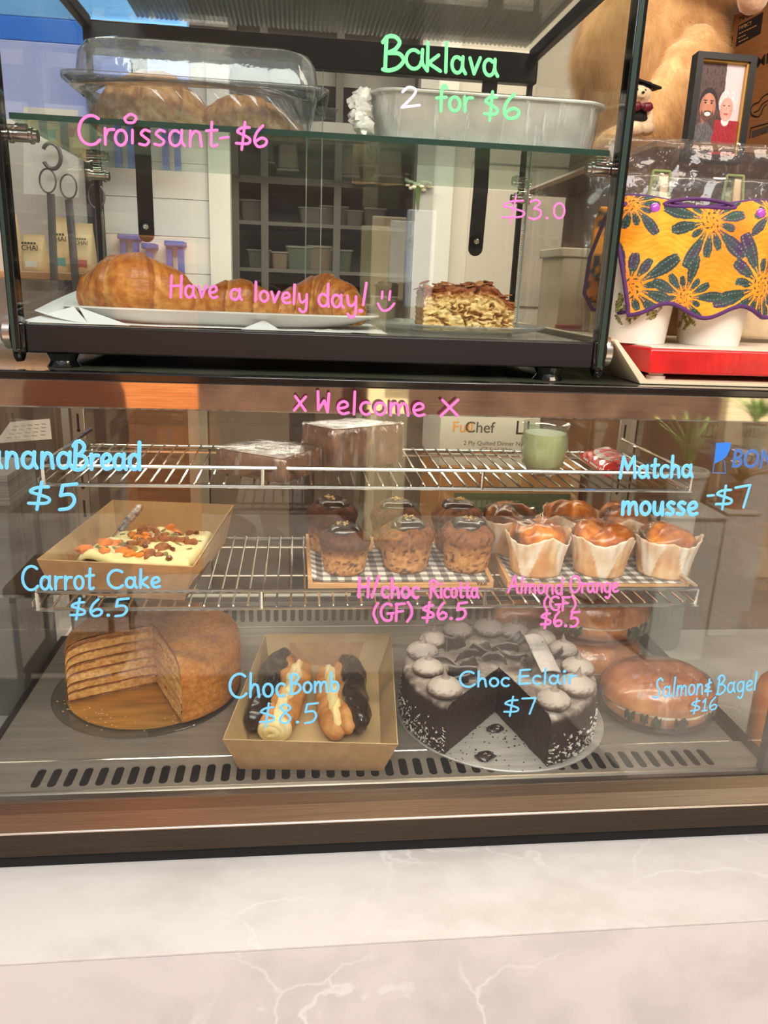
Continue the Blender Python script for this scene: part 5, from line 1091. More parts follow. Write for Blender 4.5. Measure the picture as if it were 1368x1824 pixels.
# ------------------------------------------------------------------ on the case top, right: tray, cups, carriers, bear
ZT = -.1084
M_CREAMT = mat('cream_plastic', (226, 208, 176), .4)
t = thing('cream_tray', 'cream plastic tray with a flared side standing on the case top', 'tray', (.62, .25, ZT))
def ext(poly, y0, y1, name, m, parent):
    b = MB(); n = len(poly); V = [(x, y0, z) for x, z in poly]+[(x, y1, z) for x, z in poly]; b.add(V, [tuple(range(n)), tuple(range(2*n-1, n-1, -1))]+[(i, i+n, (i+1) % n+n, (i+1) % n) for i in range(n)]); return b.build(name, m, parent, bevel=.0006)
ext([(.398, -.056), (.402, -.054), (.449, -.1045), (.86, -.1045), (.86, ZT), (.440, ZT)], .03, .5, 'tray_body', M_CREAMT, t)
t = thing('red_tray', 'bright red painted wooden tray with a cream top carrying paper cups', 'tray', (.62, .2, -.0985))
M_RED = mat('red_lacquer', (206, 24, 26), .32, coat=.35, rgb2=(176, 14, 18), vscale=30, bump=.12, bscale=120, bstretch=(1, 1, .4))
zt0, zt1 = -.0965, -.0645
b = MB(); b.hexa([(.457, .045, zt0), (.84, .045, zt0), (.84, .40, zt0), (.445, .40, zt0)], [(.455, .047, zt1), (.84, .047, zt1), (.84, .40, zt1), (.443, .40, zt1)]); b.build('frame', M_RED, t, bevel=.003)
b = MB(); b.box(.444, .84, .385, .402, zt0, zt1+.012); b.build('back_rail', mat('dark_red_lacquer', (140, 18, 20), .4), t, bevel=.002)
b = MB(); b.hexa([(.461, .055, zt1-.001), (.835, .055, zt1-.001), (.835, .384, zt1-.001), (.449, .384, zt1-.001)], [(.461, .055, zt1+.0016), (.835, .055, zt1+.0016), (.835, .384, zt1+.0016), (.449, .384, zt1+.0016)]); b.build('top_board', mat('cream_laminate', (226, 214, 194), .35), t, bevel=.0008)
for x in (.475, .80):
    for y in (.062, .36):
        b = MB(); b.lathe([(.010, zt0), (.0095, -.1000), (.0125, -.1003), (.0125, -.1045)], 16, (x, y, 0)); b.build('tray_foot', mat('clear_foot', (196, 176, 160), .2), t)
# patterned paper cups
M_CUP = mat('printed_paper_cup', vcol=True, rough=.45)
leafs = []
rnd = random.Random(5)
def leaf_field(a, z, seed):
    """printed leafy sprigs: returns colour"""
    best = None
    for (a0, z0, ang, L_, w_) in SPR[seed]:
        da = (a-a0+PI) % (2*PI)-PI; x = da*.052; y = z-z0; u = x*math.cos(ang)+y*math.sin(ang); v = -x*math.sin(ang)+y*math.cos(ang)
        if 0 < u < L_:
            ww = w_*math.sin(PI*(u/L_)**.8); 
            if abs(v) < ww: best = (72, 58, 40) if abs(v) > ww*.78 or abs(v) < .0004 else mix((150, 142, 70), (196, 190, 120), u/L_)
    return best
SPR = {0: [], 1: []}
for sd_ in (0, 1):
    for g in range(11):
        a0 = rnd.uniform(-PI, PI) if g > 3 else -2.6+g*.42; z0 = rnd.uniform(.03, .05) if g > 3 else .047
        if sd_ == 1 and -2.4 < a0 < -.6: continue
        for k in range(5): SPR[sd_].append((a0+rnd.uniform(-.12, .12), z0+rnd.uniform(-.01, .03), rnd.choice([-1, 1])*rnd.uniform(.5, 1.4)-PI/2*rnd.choice([0, 1]), rnd.uniform(.014, .022), rnd.uniform(.003, .0048)))
def cup(label, x, y, sd_):
    t = thing('paper_cup', label, 'cup', (x, y, zt1+.0018), 'leaf printed paper cups on the red tray')
    z0 = zt1+.0018; b = MB(); NZ, N_ = 70, 160
    V = []; C = []
    for j in range(NZ+1):
        z = .115*j/NZ; r = .0415+.0105*j/NZ
        for k in range(N_):
            a = 2*PI*k/N_-PI; V.append((x+r*math.cos(a), y+r*math.sin(a), z0+z)); c = leaf_field(a, z, sd_) or (240, 232, 218)
            if sd_ == 1 and abs(a+.72) < .05 and .004 < z < .07 and (abs(abs(a+.72)-.04) < .012) and (z*70) % 1 < .6: c = (92, 74, 58)
            C.append(c)
    b.add(V, [(j*N_+k, j*N_+(k+1) % N_, (j+1)*N_+(k+1) % N_, (j+1)*N_+k) for j in range(NZ) for k in range(N_)]+[tuple(range(N_-1, -1, -1))], 0, C); b.build('cup_body', M_CUP, t, smooth=40)
    b = MB(); b.lathe([(.0535, .113), (.0545, .114), (.0545, .124), (.050, .128), (.046, .138), (.043, .139), (.001, .136)], 48, (x, y, z0)); b.build('cup_lid', mat('sage_lid', (196, 196, 178), .4), t, smooth=40)
cup('leaf printed paper cup in the left half of the orange carrier', .4735, .142, 0)
cup('plain fronted paper cup in the right half of the orange carrier', .5855, .145, 1)
# quilted carrier
FL = [(.53, .0945, .066), (.508, .0, .054), (.617, .0185, .080), (.436, .010, .070), (.43, .112, .046), (.620, .112, .046)]
def carrier_col(x, z):
    n_ = fbm((x*30, z*30, 1), 1, 5); base = mix((244, 148, 24), (250, 170, 48), .5+n_); base = mix(base, (232, 116, 24), max(0, .9*fbm((x*12, z*12, 4), 1, 9)))
    for i, (fx, fz, R) in enumerate(FL):
        dx, dz = x-fx, z-fz; r = math.hypot(dx, dz); a = math.atan2(dz, dx)
        if r > R: continue
        npt = 14; ph = (a/(2*PI)*npt+i*.37); k = math.floor(ph); fr = abs(ph-k-.5)*2; Rk = R*(.72+.28*math.sin(k*2.3+i))
        if r < R*.20:
            if (math.sin(r*900+a*3) > .45) and math.sin(a*11+r*700) > 0: return (60, 66, 50)
            continue
        f = (r-R*.20)/(Rk-R*.20)
        if 0 < f < 1:
            w_ = .88*math.sin(PI*min(1, f*.80+.10))**.8
            if fr < w_:
                if abs(fr-w_*.5) < .05 and (math.sin(r*1400) > -.2): return (120, 128, 118)
                if f < .22 and fr < .12: return base
                return mix(mix((42, 62, 58), (60, 84, 74), .5+n_*1.6), (74, 52, 84), max(0, n_*1.6-.1))
    return base
M_QUILT = mat('quilted_cotton', vcol=True, rough=.8, bump=.55, bscale=90, bstretch=(1, 1, 2.2), sheen=.1)
M_PURP = mat('purple_binding', (84, 44, 100), .8, bump=.6, bscale=160)
t = thing('cup_carrier', 'orange quilted fabric carrier with dark flowers wrapped round two paper cups', 'cup carrier', (.53, .145, -.02))
def cy_front(x, z):
    r = .0515+.10*max(0, (z+.01))*.10
    def bul(cx, cyy): d = (x-cx)/(.064); return cyy-.058*math.sqrt(max(0, 1-d*d)) if abs(d) < 1 else cyy
    y = min(bul(.4735, .142), bul(.5855, .145)); y = min(y, .112)
    if .4735 < x < .5855: y = .0845+.0015*math.sin((x-.4735)*PI/.112)
    return y-.004+(.02*max(0, (z-.09)/.035)**1.4)
def x_left(z): return .4150+.0125*math.sin(max(0, min(1, (z+.02)/.14))*PI*1.0)*0+.022*max(0, min(1, (.085-z)/.10))-.004*math.exp(-((z-.108)/.02)**2)
def cbot(x): return -.0155+.0085*math.cos((x-.4735)*2*PI/.112)+.004*max(0, (x-.6)/.05)
def ctop_(x): return .124-.012*math.exp(-((x-.520)/.05)**2)+.004*max(0, (x-.58)/.06)
def cpt(u, v):
    z0 = v; xl = .419; xr = .668; x = xl+(xr-xl)*u; zb_2, zt_2 = cbot(x), ctop_(x); z = zb_2+(zt_2-zb_2)*v
    xl2 = x_left(z); x = xl2+(xr-xl2)*u; return (x, cy_front(x, z)-.0004*abs(math.sin(z*420+3*math.sin(x*90))), z)
NU, NV_ = 300, 200; V = []; C = []; Fc = []
for j in range(NV_+1):
    for i in range(NU+1): p = cpt(i/NU, j/NV_); V.append(p); C.append(carrier_col(p[0], p[2]))
def slot(p): d = (p[0]-.5165)/.049; zc = .1155+.004*math.sin((p[0]-.47)*30)+.002; h_ = .0048*math.sqrt(max(0, 1-d*d)); return abs(d) < 1 and abs(p[2]-zc+.0035) < h_
for j in range(NV_):
    for i in range(NU):
        c = V[j*(NU+1)+i]
        if slot(c): continue
        Fc.append((j*(NU+1)+i, j*(NU+1)+i+1, (j+1)*(NU+1)+i+1, (j+1)*(NU+1)+i))
b = MB(); b.add(V, Fc, 0, C); b.build('quilted_front', M_QUILT, t, smooth=70, solid=.0045)
b = MB(); b.grid(lambda u, v: (.422+.245*u, .208+.004*math.sin(u*7)-.02*max(0, v-.85)/.15, -.012+.128*v), 40, 24, 0, lambda u, v: carrier_col(.43+.245*u, -.01+.12*v)); b.build('quilted_back', M_QUILT, t, solid=.0045)
b = MB(); b.tube([Vector(cpt(0, k/50))+Vector((-.001, -.002, 0)) for k in range(51)], .0030, 8); b.tube([Vector(cpt(k/120, 0))+Vector((0, -.001, -.001)) for k in range(121)], .0030, 8); b.tube([Vector(cpt(k/120, 1))+Vector((0, .001, .001)) for k in range(121)], .0024, 8)
pp = []
for k in range(60):
    a = 2*PI*k/60; x = .5165+.049*math.cos(a); d = (x-.5165)/.049; zc = .1155+.004*math.sin((x-.47)*30)-.0015; h_ = .0052*abs(math.sin(a)); z = zc+(h_ if math.sin(a) > 0 else -h_); pp.append((x, cy_front(x, z)-.003, z))
b.tube(pp, .0022, 8, True)
b.tube([(.4165, .09, .112), (.410, .135, .10), (.409, .175, .05), (.412, .19, .0), (.425, .185, -.022), (.437, .13, -.025), (.4375, .104, -.022)], .0028, 8); b.build('purple_binding', M_PURP, t, smooth=60)
for q in ((1159, 373), (1347, 382)):
    p = PY(q[0], q[1], .1); p = Vector((p.x, cy_front(p.x, p.z)-.002, p.z)); b = MB(); b.lathe([(.0068, 0), (.0068, -.0015), (.0055, -.0034), (.003, -.0044), (.0003, -.0048)], 24, p, fn=lambda X, Y_, Z, a: (X, Z, Y_)); b.build('snap_button', mat('purple_snap', (172, 78, 190), .2, coat=.5), t, smooth=60)
# bagged carriers behind
M_TAN = mat('tan_quilt', (236, 212, 172), .85, rgb2=(206, 174, 134), vscale=24, bump=.6, bscale=90)
M_DKQ = mat('dark_leaf_quilt', (50, 54, 42), .85, rgb2=(184, 190, 140), vscale=55)
def bagged(label, x0, x1, y, z0, z1, loops, trim, seed):
    t = thing('bagged_cup_carrier', label, 'cup carrier', ((x0+x1)/2, y, z0), 'spare cup carriers in cellophane bags')
    b = MB()
    def sh(u, v, s_): return (x0+(x1-x0)*u, y+s_*(.016*math.sin(PI*u)*(1-v**3)+.002)+.006*fbm((u*7, v*6, seed+s_), 1, 3)+.003*noise.noise(Vector((u*22, v*14, seed)))+.02*(v-.5), z0+(z1-z0)*v+.005*noise.noise(Vector((u*3, seed, 1)))*v)
    for s_ in (-1, 1): b.grid(lambda u, v: sh(u, v, s_), 60, 36)
    b.build('cellophane_bag', M_BAG, t, smooth=50, solid=.0002)
    zq = z0+(z1-z0)*.52
    b = MB(); b.grid(lambda u, v: (x0+.015+(x1-x0-.03)*u, y-.002+.004*math.sin(u*14)+.02*(v*.5-.5)*.5, z0+.004+(zq-z0)*v), 40, 20); b.build('folded_quilt', M_TAN, t, solid=.006)
    for lx in loops:
        for k, (w0, m) in enumerate(((-.019, M_DKQ), (.002, M_TAN))):
            b = MB(); b.grid(lambda u, v: (lx+w0*(1-.35*v)+.017*u*(1-.2*v)+.003*v, y-.008+.014*v, zq-.004+(z1-zq)*.66*v-.006*(u-.5)**2*40*v*0), 6, 12); b.build('handle_loop', m, t, solid=.004)
        b = MB()
        for w0 in (-.017, .018): b.tube([(lx+w0*1.2-.003, y-.010, zq-.006), (lx+w0, y-.006, zq+(z1-zq)*.35), (lx+w0*.78+.003, y+.002, zq+(z1-zq)*.66)], .0022, 6)
        b.tube([(lx-.0105, y+.002, zq+(z1-zq)*.66), (lx+.017, y+.002, zq+(z1-zq)*.66)], .0022, 6); b.build('loop_piping', trim, t, smooth=60)
M_TG = mat('green_piping', (132, 146, 92), .8); M_TP = mat('plum_piping', (128, 62, 104), .8)
bagged('cellophane bagged carrier with purple trimmed handle loops, directly behind the orange carrier', .425, .80, .232, -.0605, .172, (.528, .648), M_TP, 3)
bagged('cellophane bagged carrier with green trimmed handle loops, the tallest and rearmost bag', .440, .84, .30, -.0605, .232, (.552, .672), M_TG, 8)
t = thing('cream_box', 'cream carton box behind the paper cups on the tray', 'box', (.57, .46, ZT)); b = MB(); b.box(.46, .70, .44, .56, ZT, .06); b.build('body', mat('cream_carton', (206, 190, 164), .6), t, bevel=.002)
b = MB(); b.box(.455, .705, .435, .565, .06, .075); b.build('lid', mat('cream_carton_lid', (214, 198, 172), .6), t, bevel=.002)
t = thing('burgundy_cloth', 'folded burgundy cloth at the right beside the cream box', 'cloth', (.78, .46, ZT)); b = MB()
b.loft([[(.79+x*s, .47+y*s, z) for x, y in super_ring(.075, .05, 4, 28)] for s, z in ((.9, ZT), (1, ZT+.015), (1, ZT+.05), (.96, ZT+.066), (.6, ZT+.07))]); b.build('folds', mat('burgundy', (96, 14, 34), .8, bump=.4, bscale=40), t)
# framed photograph
fc = [PY(1240, 94, .36), PY(1345, 103, .36)]; t = thing('photo_frame', 'black framed photograph of a smiling bearded man beside a white haired woman in red', 'photo frame', (.66, .36, .2))
fx = (fc[1]-fc[0]).normalized(); FW = (fc[1]-fc[0]).length; bl = PY(1218, 265, .345); fz = (fc[0]-bl).normalized(); FH = (fc[0]-bl).length*1.12; O = fc[0]-fz*FH; fn_ = fx.cross(fz).normalized()
def fp(u, v, d=0): return O+fx*(FW*u)+fz*(FH*v)+fn_*(-d if fn_.y > 0 else d)
b = MB(); bw, bh = .105, .06
for (u0, u1, v0, v1) in ((0, bw, 0, 1), (1-bw, 1, 0, 1), (bw, 1-bw, 1-bh, 1), (bw, 1-bw, 0, bh)):
    b.hexa([fp(u0, v0, -.012), fp(u1, v0, -.012), fp(u1, v0, .008), fp(u0, v0, .008)], [fp(u0, v1, -.012), fp(u1, v1, -.012), fp(u1, v1, .008), fp(u0, v1, .008)])
b.build('frame', mat('frame_black', (11, 10, 10), .4), t, smooth=0)
b = MB(); 
for (u0, u1, v0, v1) in ((bw, bw+.018, bh, 1-bh), (1-bw-.03, 1-bw, bh, 1-bh), (bw, 1-bw, 1-bh-.014, 1-bh)): b.hexa([fp(u0, v0, -.004), fp(u1, v0, -.004), fp(u1, v0, .004), fp(u0, v0, .004)], [fp(u0, v1, -.004), fp(u1, v1, -.004), fp(u1, v1, .004), fp(u0, v1, .004)])
b.build('gold_inner_edge', mat('gold_edge', (196, 150, 76), .35, .5), t, smooth=0)
def photo(u, v):          # the print: u to the right, v up
    n_ = fbm((u*30, v*30, 2), 1, 3)
    c = mix((66, 48, 46), (92, 68, 62), .5+n_) if u < .58+.06*(1-v) else mix((196, 180, 184), (208, 192, 192), v)
    if u < .6 and (math.floor(v*16) % 2 == 0) and abs((u*6+(math.floor(v*16) % 4)*.5) % 1-.5) > .44: c = (54, 40, 40)
    def el(cx, cy, rx, ry): return ((u-cx)/rx)**2+((v-cy)/ry)**2
    if v < .40-.55*abs(u-.22)**1.2*1.3 and u < .46: c = mix((104, 100, 100), (78, 76, 78), .5+n_*1.4)
    if el(.20, .43, .06, .09) < 1 and v < .46: c = (150, 96, 78)
    if el(.27, .575, .205, .16) < 1: c = (38, 28, 28)
    if el(.27, .525, .175, .150) < 1: c = mix((196, 136, 108), (168, 108, 84), abs(u-.27)/.17+.3*n_)
    if el(.27, .455, .140, .085) < 1 and el(.27, .50, .12, .055) > 1: c = mix(c, (66, 44, 40), .75)
    if el(.28, .470, .085, .020) < 1: c = (70, 44, 40)
    if el(.28, .452, .068, .022) < 1: c = (240, 232, 226)
    for ex in (.205, .345):
        if el(ex, .572, .028, .010) < 1: c = (44, 30, 30)
        if el(ex, .597, .042, .008) < 1: c = (52, 36, 34)
    if el(.275, .525, .030, .028) < 1: c = mix(c, (176, 112, 90), .6)
    if v < .40 and u > .46: c = mix((164, 40, 48), (136, 30, 40), .5+n_*1.2)
    if v < .22+.3*(u-.40) and u > .44: c = mix((164, 40, 48), (136, 30, 40), .5+n_*1.2)
    if el(.69, .385, .085, .05) < 1: c = (222, 206, 204)
    if el(.70, .585, .195, .145) < 1: c = mix((222, 212, 210), (192, 180, 180), .5+n_*1.8)
    if el(.69, .515, .140, .130) < 1: c = mix((226, 164, 148), (204, 138, 124), abs(u-.69)/.14+.4*n_)
    if el(.69, .465, .055, .014) < 1: c = (176, 92, 90)
    for ex in (.63, .74):
        if el(ex, .555, .024, .008) < 1: c = (96, 66, 64)
    if el(.69, .520, .026, .026) < 1: c = mix(c, (214, 140, 126), .7)
    return c
b = MB(); b.grid(lambda u, v: fp(bw+.012+(1-2*bw-.024)*u, bh+(1-2*bh-.01)*v, -.002), 120, 190, 0, photo); b.build('photo_print', mat('photo_print', vcol=True, rough=.3, coat=.2), t, smooth=0)
b = MB(); b.hexa([fp(.1, .02, -.014), fp(.9, .02, -.014), fp(.9, .02, -.010), fp(.1, .02, -.010)], [fp(.1, .98, -.014), fp(.9, .98, -.014), fp(.9, .98, -.010), fp(.1, .98, -.010)]); b.build('backing', M_DARK, t, smooth=0)
# shelf riser that carries frame, bears and boxes (hidden by the bags)
t = thing('display_riser', 'low timber riser behind the bags that carries the bear, frame and boxes', 'riser', (.85, .72, ZT)); b = MB(); b.box(.66, 1.28, .73, 1.06, ZTOP, .225); b.build('body', mat('riser_timber', (120, 84, 54), .6), t, bevel=.003)
b = MB(); b.box(.56, 1.28, .345, 1.06, .2255, .2355); b.build('shelf_board', mat('riser_board', (112, 80, 52), .6), t, bevel=.001)
# plush bears
def plush_mat(name, a, c): return mat(name, a, .95, rgb2=c, vscale=38, vstretch=(1, 1, .5), bump=1.0, bscale=170, bstretch=(1, 1, .35), sheen=.6, detail=6)
M_PLUSH = plush_mat('honey_plush', (232, 190, 132), (206, 158, 100)); M_PLUSHL = plush_mat('pale_plush', (238, 208, 172), (220, 184, 140))
def merged(name, blobs, m, parent, voxel, smooth_it=8):
    b = MB()
    for (c, r, rot) in blobs:
        o_ = len(b.v); b.blob((0, 0, 0), r[0], r[1], r[2], len(b.v), .03, 24, 16); Rm = Matrix.Rotation(rot[2], 3, 'Z') @ Matrix.Rotation(rot[1], 3, 'Y') @ Matrix.Rotation(rot[0], 3, 'X')
        b.v[o_:] = [tuple(Rm @ Vector(p)+Vector(c)) for p in b.v[o_:]]
    o = b.build(name, m, parent, smooth=180); md = o.modifiers.new('merge', 'REMESH'); md.mode = 'VOXEL'; md.voxel_size = voxel; md.use_smooth_shade = True
    s_ = o.modifiers.new('relax', 'SMOOTH'); s_.factor = .5; s_.iterations = smooth_it; return o
def fur(o, n, ln, seed, m_i=1, rad=.9):
    ps = o.modifiers.new('fur', 'PARTICLE_SYSTEM').particle_system; st = ps.settings; st.type = 'HAIR'; st.count = n; st.hair_length = ln; st.hair_step = 3; st.use_advanced_hair = True
    st.child_type = 'NONE'; ps.seed = seed; st.normal_factor = .003; st.factor_random = .0035; st.object_align_factor = (.001, 0, -.005); st.root_radius = rad; st.tip_radius = .1; st.radius_scale = .00022; st.material = m_i; st.use_modifier_stack = True; st.render_step = 3; st.display_step = 2
t = thing('teddy_bear', 'giant honey coloured plush teddy bear sitting at the upper right behind the pastry case', 'teddy bear', (.66, .72, .235))
by = .74
o = merged('body', [((.70, by, .435), (.135, .135, .165), (0, 0, 0)), ((.70, by, .60), (.115, .12, .07), (0, 0, 0)), ((.725, by-.03, .675), (.165, .15, .125), (0, 0, 0)), ((.735, by-.125, .605), (.088, .055, .055), (0, 0, 0)),
    ((.640, by-.175, .290), (.046, .05, .056), (0, 0, 0)), ((.660, by-.17, .325), (.047, .052, .055), (0, 0, 0)), ((.684, by-.165, .362), (.048, .052, .055), (0, 0, 0)), ((.705, by-.155, .398), (.047, .052, .052), (0, 0, 0)), ((.728, by-.13, .43), (.04, .06, .05), (0, 0, 0)), ((.66, by-.10, .275), (.09, .10, .045), (0, 0, 0)),
    ((.84, by-.09, .63), (.12, .07, .05), (0, -.1, -.3)), ((.60, by-.02, .50), (.05, .06, .11), (0, .4, 0))], M_PLUSH, t, .0085, 3)
fur(o, 150000, .009, 3)
b = MB(); b.blob((.742, by-.176, .615), .052, .012, .030, 1, .05); b.build('muzzle', M_PLUSHL, t)
b = MB(); pp_ = PY(1340, -10, .53); b.blob(pp_, .036, .024, .030, 4, .12, rot=.6); b.build('paw_pad', plush_mat('pink_plush', (224, 186, 150), (206, 164, 128)), t)
t = thing('small_teddy_bear', 'small pale plush bear in a black graduation cap and burgundy bow', 'teddy bear', (.572, .50, .29))
sy = .485; sx = PY(1140, 165, sy).x; szc = PY(1140, 168, sy).z
merged('body', [((sx, sy, szc), (.020, .018, .018), (0, 0, 0)), ((sx-.004, sy-.015, szc-.004), (.009, .008, .007), (0, 0, 0)), ((sx-.014, sy+.002, szc+.014), (.007, .005, .007), (0, 0, 0)), ((sx+.016, sy+.002, szc+.012), (.007, .005, .007), (0, 0, 0)), ((sx-.002, sy+.004, szc-.036), (.021, .018, .026), (0, 0, 0)), ((sx-.008, sy-.016, szc-.058), (.014, .017, .012), (0, 0, 0)), ((sx+.016, sy-.010, szc-.054), (.013, .016, .012), (0, 0, 0)), ((sx-.020, sy-.006, szc-.034), (.008, .009, .017), (0, .4, 0)), ((sx+.018, sy-.004, szc-.032), (.008, .009, .017), (0, -.4, 0))], M_PLUSHL, t, .003, 4)
b = MB(); b.hexa([(sx-.017, sy-.018, szc+.018), (sx+.029, sy-.020, szc+.006), (sx+.030, sy+.018, szc+.010), (sx-.014, sy+.020, szc+.022)], [(sx-.017, sy-.018, szc+.021), (sx+.029, sy-.020, szc+.009), (sx+.030, sy+.018, szc+.013), (sx-.014, sy+.020, szc+.025)]); b.lathe([(.0155, 0), (.015, .011)], 20, (sx+.003, sy, szc+.006)); b.build('graduation_cap', mat('black_felt', (18, 17, 19), .9), t)
b = MB()
for dx in (-.010, .010): b.blob((sx+dx-.002, sy-.020, szc-.023), .010, .005, .0075, 2, .2)
b.blob((sx-.002, sy-.024, szc-.023), .0042, .004, .0045, 3); b.build('bow', mat('burgundy_satin', (104, 26, 40), .4), t)
b = MB()
for ex in (-.010, .004): b.blob((sx+ex-.002, sy-.0175, szc+.003), .0017, .0015, .0019, 1)
b.blob((sx-.004, sy-.0235, szc-.002), .003, .002, .002, 1); b.build('face_beads', mat('bead_black', (28, 18, 14), .2, coat=.5), t)
b = MB(); b.loft([[(sx-.001+x*s, sy+.006+y*s, z) for x, y in super_ring(.024, .021, 2, 24)] for s, z in ((.55, szc-.018), (.95, szc-.028), (1.05, szc-.044))], cap0=False, cap1=False); b.build('gown', mat('black_gown', (24, 22, 24), .8), t, solid=.001)

# printed cardboard boxes
def box_face(face0, along, up, wd, ht, depth): pass
M_CARD = mat('brown_cardboard', (146, 98, 54), .75, rgb2=(134, 88, 48), vscale=40, vstretch=(1, 1, 8)); M_PRINT = mat('black_print', (30, 24, 22), .7); M_TXT = mat('print_grey', (176, 132, 84), .7)
t = thing('cardboard_box', 'brown printed cardboard carton at the far upper right edge beside the bear', 'box', (.86, .62, .236), None)
A = PY(1268, 205, .70); A = Vector((.850, .72, .236)); Bq = Vector((.968, .42, .236)); al = (Bq-A).normalized(); nrm_ = Vector((al.y, -al.x, 0)); nrm_ = nrm_ if nrm_.x < 0 else -nrm_
L_ = .42; HT = .30; D_ = -nrm_*.30
q = [A, A+al*L_, A+al*L_+D_, A+D_]; b = MB(); b.hexa(q, [p+Vector((0, 0, HT)) for p in q]); b.build('carton', M_CARD, t, bevel=.002)
def on(u, z): return A+al*u+Vector((0, 0, z))+nrm_*.0006
def onpx(px, py):
    d = _ray(px, py); k = (A-CAM).dot(nrm_)/d.dot(nrm_); return CAM+d*k+nrm_*.0006
def patch(mb, quad, m=0):
    P4 = [onpx(*c) for c in quad]; mb.add(P4+[p-nrm_*.0005 for p in P4], [(0, 1, 2, 3)]+[(i, (i+1) % 4, (i+1) % 4+4, i+4) for i in range(4)])
b = MB(); patch(b, [(1311, 83), (1355, 60), (1360, 21), (1316, 46)]); b.build('black_label', M_PRINT, t, smooth=0)
b = MB(); [patch(b, qd) for qd in ([(1266, 98), (1303, 83), (1303.5, 81.5), (1266, 96)], [(1267, 82), (1305, 66), (1305.5, 64.5), (1267, 80)], [(1302, 84), (1304, 83), (1306, 66), (1304, 67)])]
for k in range(9): x = 1268+k*3.8; patch(b, [(x, 95-k*1.6), (x+1.8, 94-k*1.6), (x+1.9, 84-k*1.6), (x, 85-k*1.6)])
b.build('printed_panel', M_PRINT, t, smooth=0)
tx_ = onpx(1347, 121); text_mesh('MFBCT', 'carton_lettering', .026, tx_, (onpx(1367, 113)-tx_), (0, 0, 1), M_PRINT, t, bold=.0002)
a_ = onpx(1317, 54)+nrm_*.0005; text_mesh('MFBCT', 'label_lettering', .009, a_, (onpx(1347, 40)-onpx(1317, 54)), (0, 0, 1), M_TXT, t)
b = MB()
for (x, y, n_) in ((1317, 60, 7), (1316, 68, 3), (1316, 75, 4)):      # small illegible print
    for k in range(n_):
        q4 = [onpx(x+k*4.6+a, y-(k*4.6+a)*.47+c_) for a, c_ in ((0, 1.2), (3.6, 1.2), (3.6, -.8), (0, -.8))]; b.add([p+nrm_*.0004 for p in q4], [(0, 1, 2, 3)])
b.build('label_print', M_TXT, t, smooth=0)
a_ = onpx(1317, 38); text_mesh('MFBCT', 'carton_lettering', .012, a_, onpx(1340, 28)-a_, (0, 0, 1), M_PRINT, t)
b = MB()
def line(pts, r=.0011): b.tube([onpx(*p) for p in catmull(pts)], r, 5)
line([(1340, 205), (1338, 195), (1343, 186), (1352, 182), (1358, 174), (1366, 168), (1374, 166)]); line([(1340, 205), (1350, 208), (1356, 203), (1360, 192), (1366, 186)]); line([(1344, 200), (1352, 196), (1358, 186), (1370, 178)]); line([(1338, 228), (1380, 216)]); line([(1336, 246), (1338, 230)])
for k in range(12): line([(1341+k*2.6, 245-k*.9), (1341+k*2.6, 233-k*.9)], .0008)
b.build('line_drawing', M_PRINT, t)
# ------------------------------------------------------------------ behind the cases: the back of the shop
t = thing('menu_board', 'bright blue and lavender wall board behind the left end of the pastry case', 'board', (-.75, 1.24, .2))
def brd(z0, z1, m, n_='band'): b = MB(); b.box(-1.7, -.262, 1.20, 1.235, z0, z1); b.build(n_, m, t, bevel=.002)
brd(.567, .80, mat('sky_blue_gloss', (100, 166, 236), .35), 'upper_band'); brd(.517, .5665, mat('royal_blue_gloss', (36, 116, 232), .3, rgb2=(50, 132, 238), vscale=4), 'middle_band'); brd(.345, .5165, mat('lavender_gloss', (138, 156, 232), .3, rgb2=(170, 182, 240), vscale=3, vstretch=(2, 1, .6)), 'lower_band')
b = MB(); b.box(-1.7, -.262, 1.19, 1.24, .335, .345); b.build('bottom_rail', M_WHITE, t)
# shelf with chai pouches and hanging straps on the left
t = thing('wall_shelf', 'pale timber wall shelf carrying kraft chai pouches', 'shelf', (-.75, 1.05, .0)); b = MB(); b.box(-1.5, -.47, .95, 1.19, -.018, -.001); b.build('board', mat('shelf_timber', (196, 152, 112), .5, rgb2=(176, 130, 92), vscale=12, vstretch=(.5, 6, 6)), t, bevel=.002)
for x in (-1.2, -.55):
    b = MB(); b.prism_x([(1.19, -.018), (1.19, -.12), (1.17, -.12), (.99, -.018)], x-.006, x+.006); b.build('bracket', M_STEEL, t)
b = MB(); b.box(-1.7, -.53, 1.195, 1.235, -.255, .334); structure('wall_panel_left', b, mat('pale_grey_panel', (196, 194, 192), .6, rgb2=(180, 178, 176), vscale=3))
M_POUCH = mat('pouch_kraft', (222, 196, 150), .6, bump=.3, bscale=30); M_POUCHT = mat('pouch_ink', (70, 58, 48), .6)
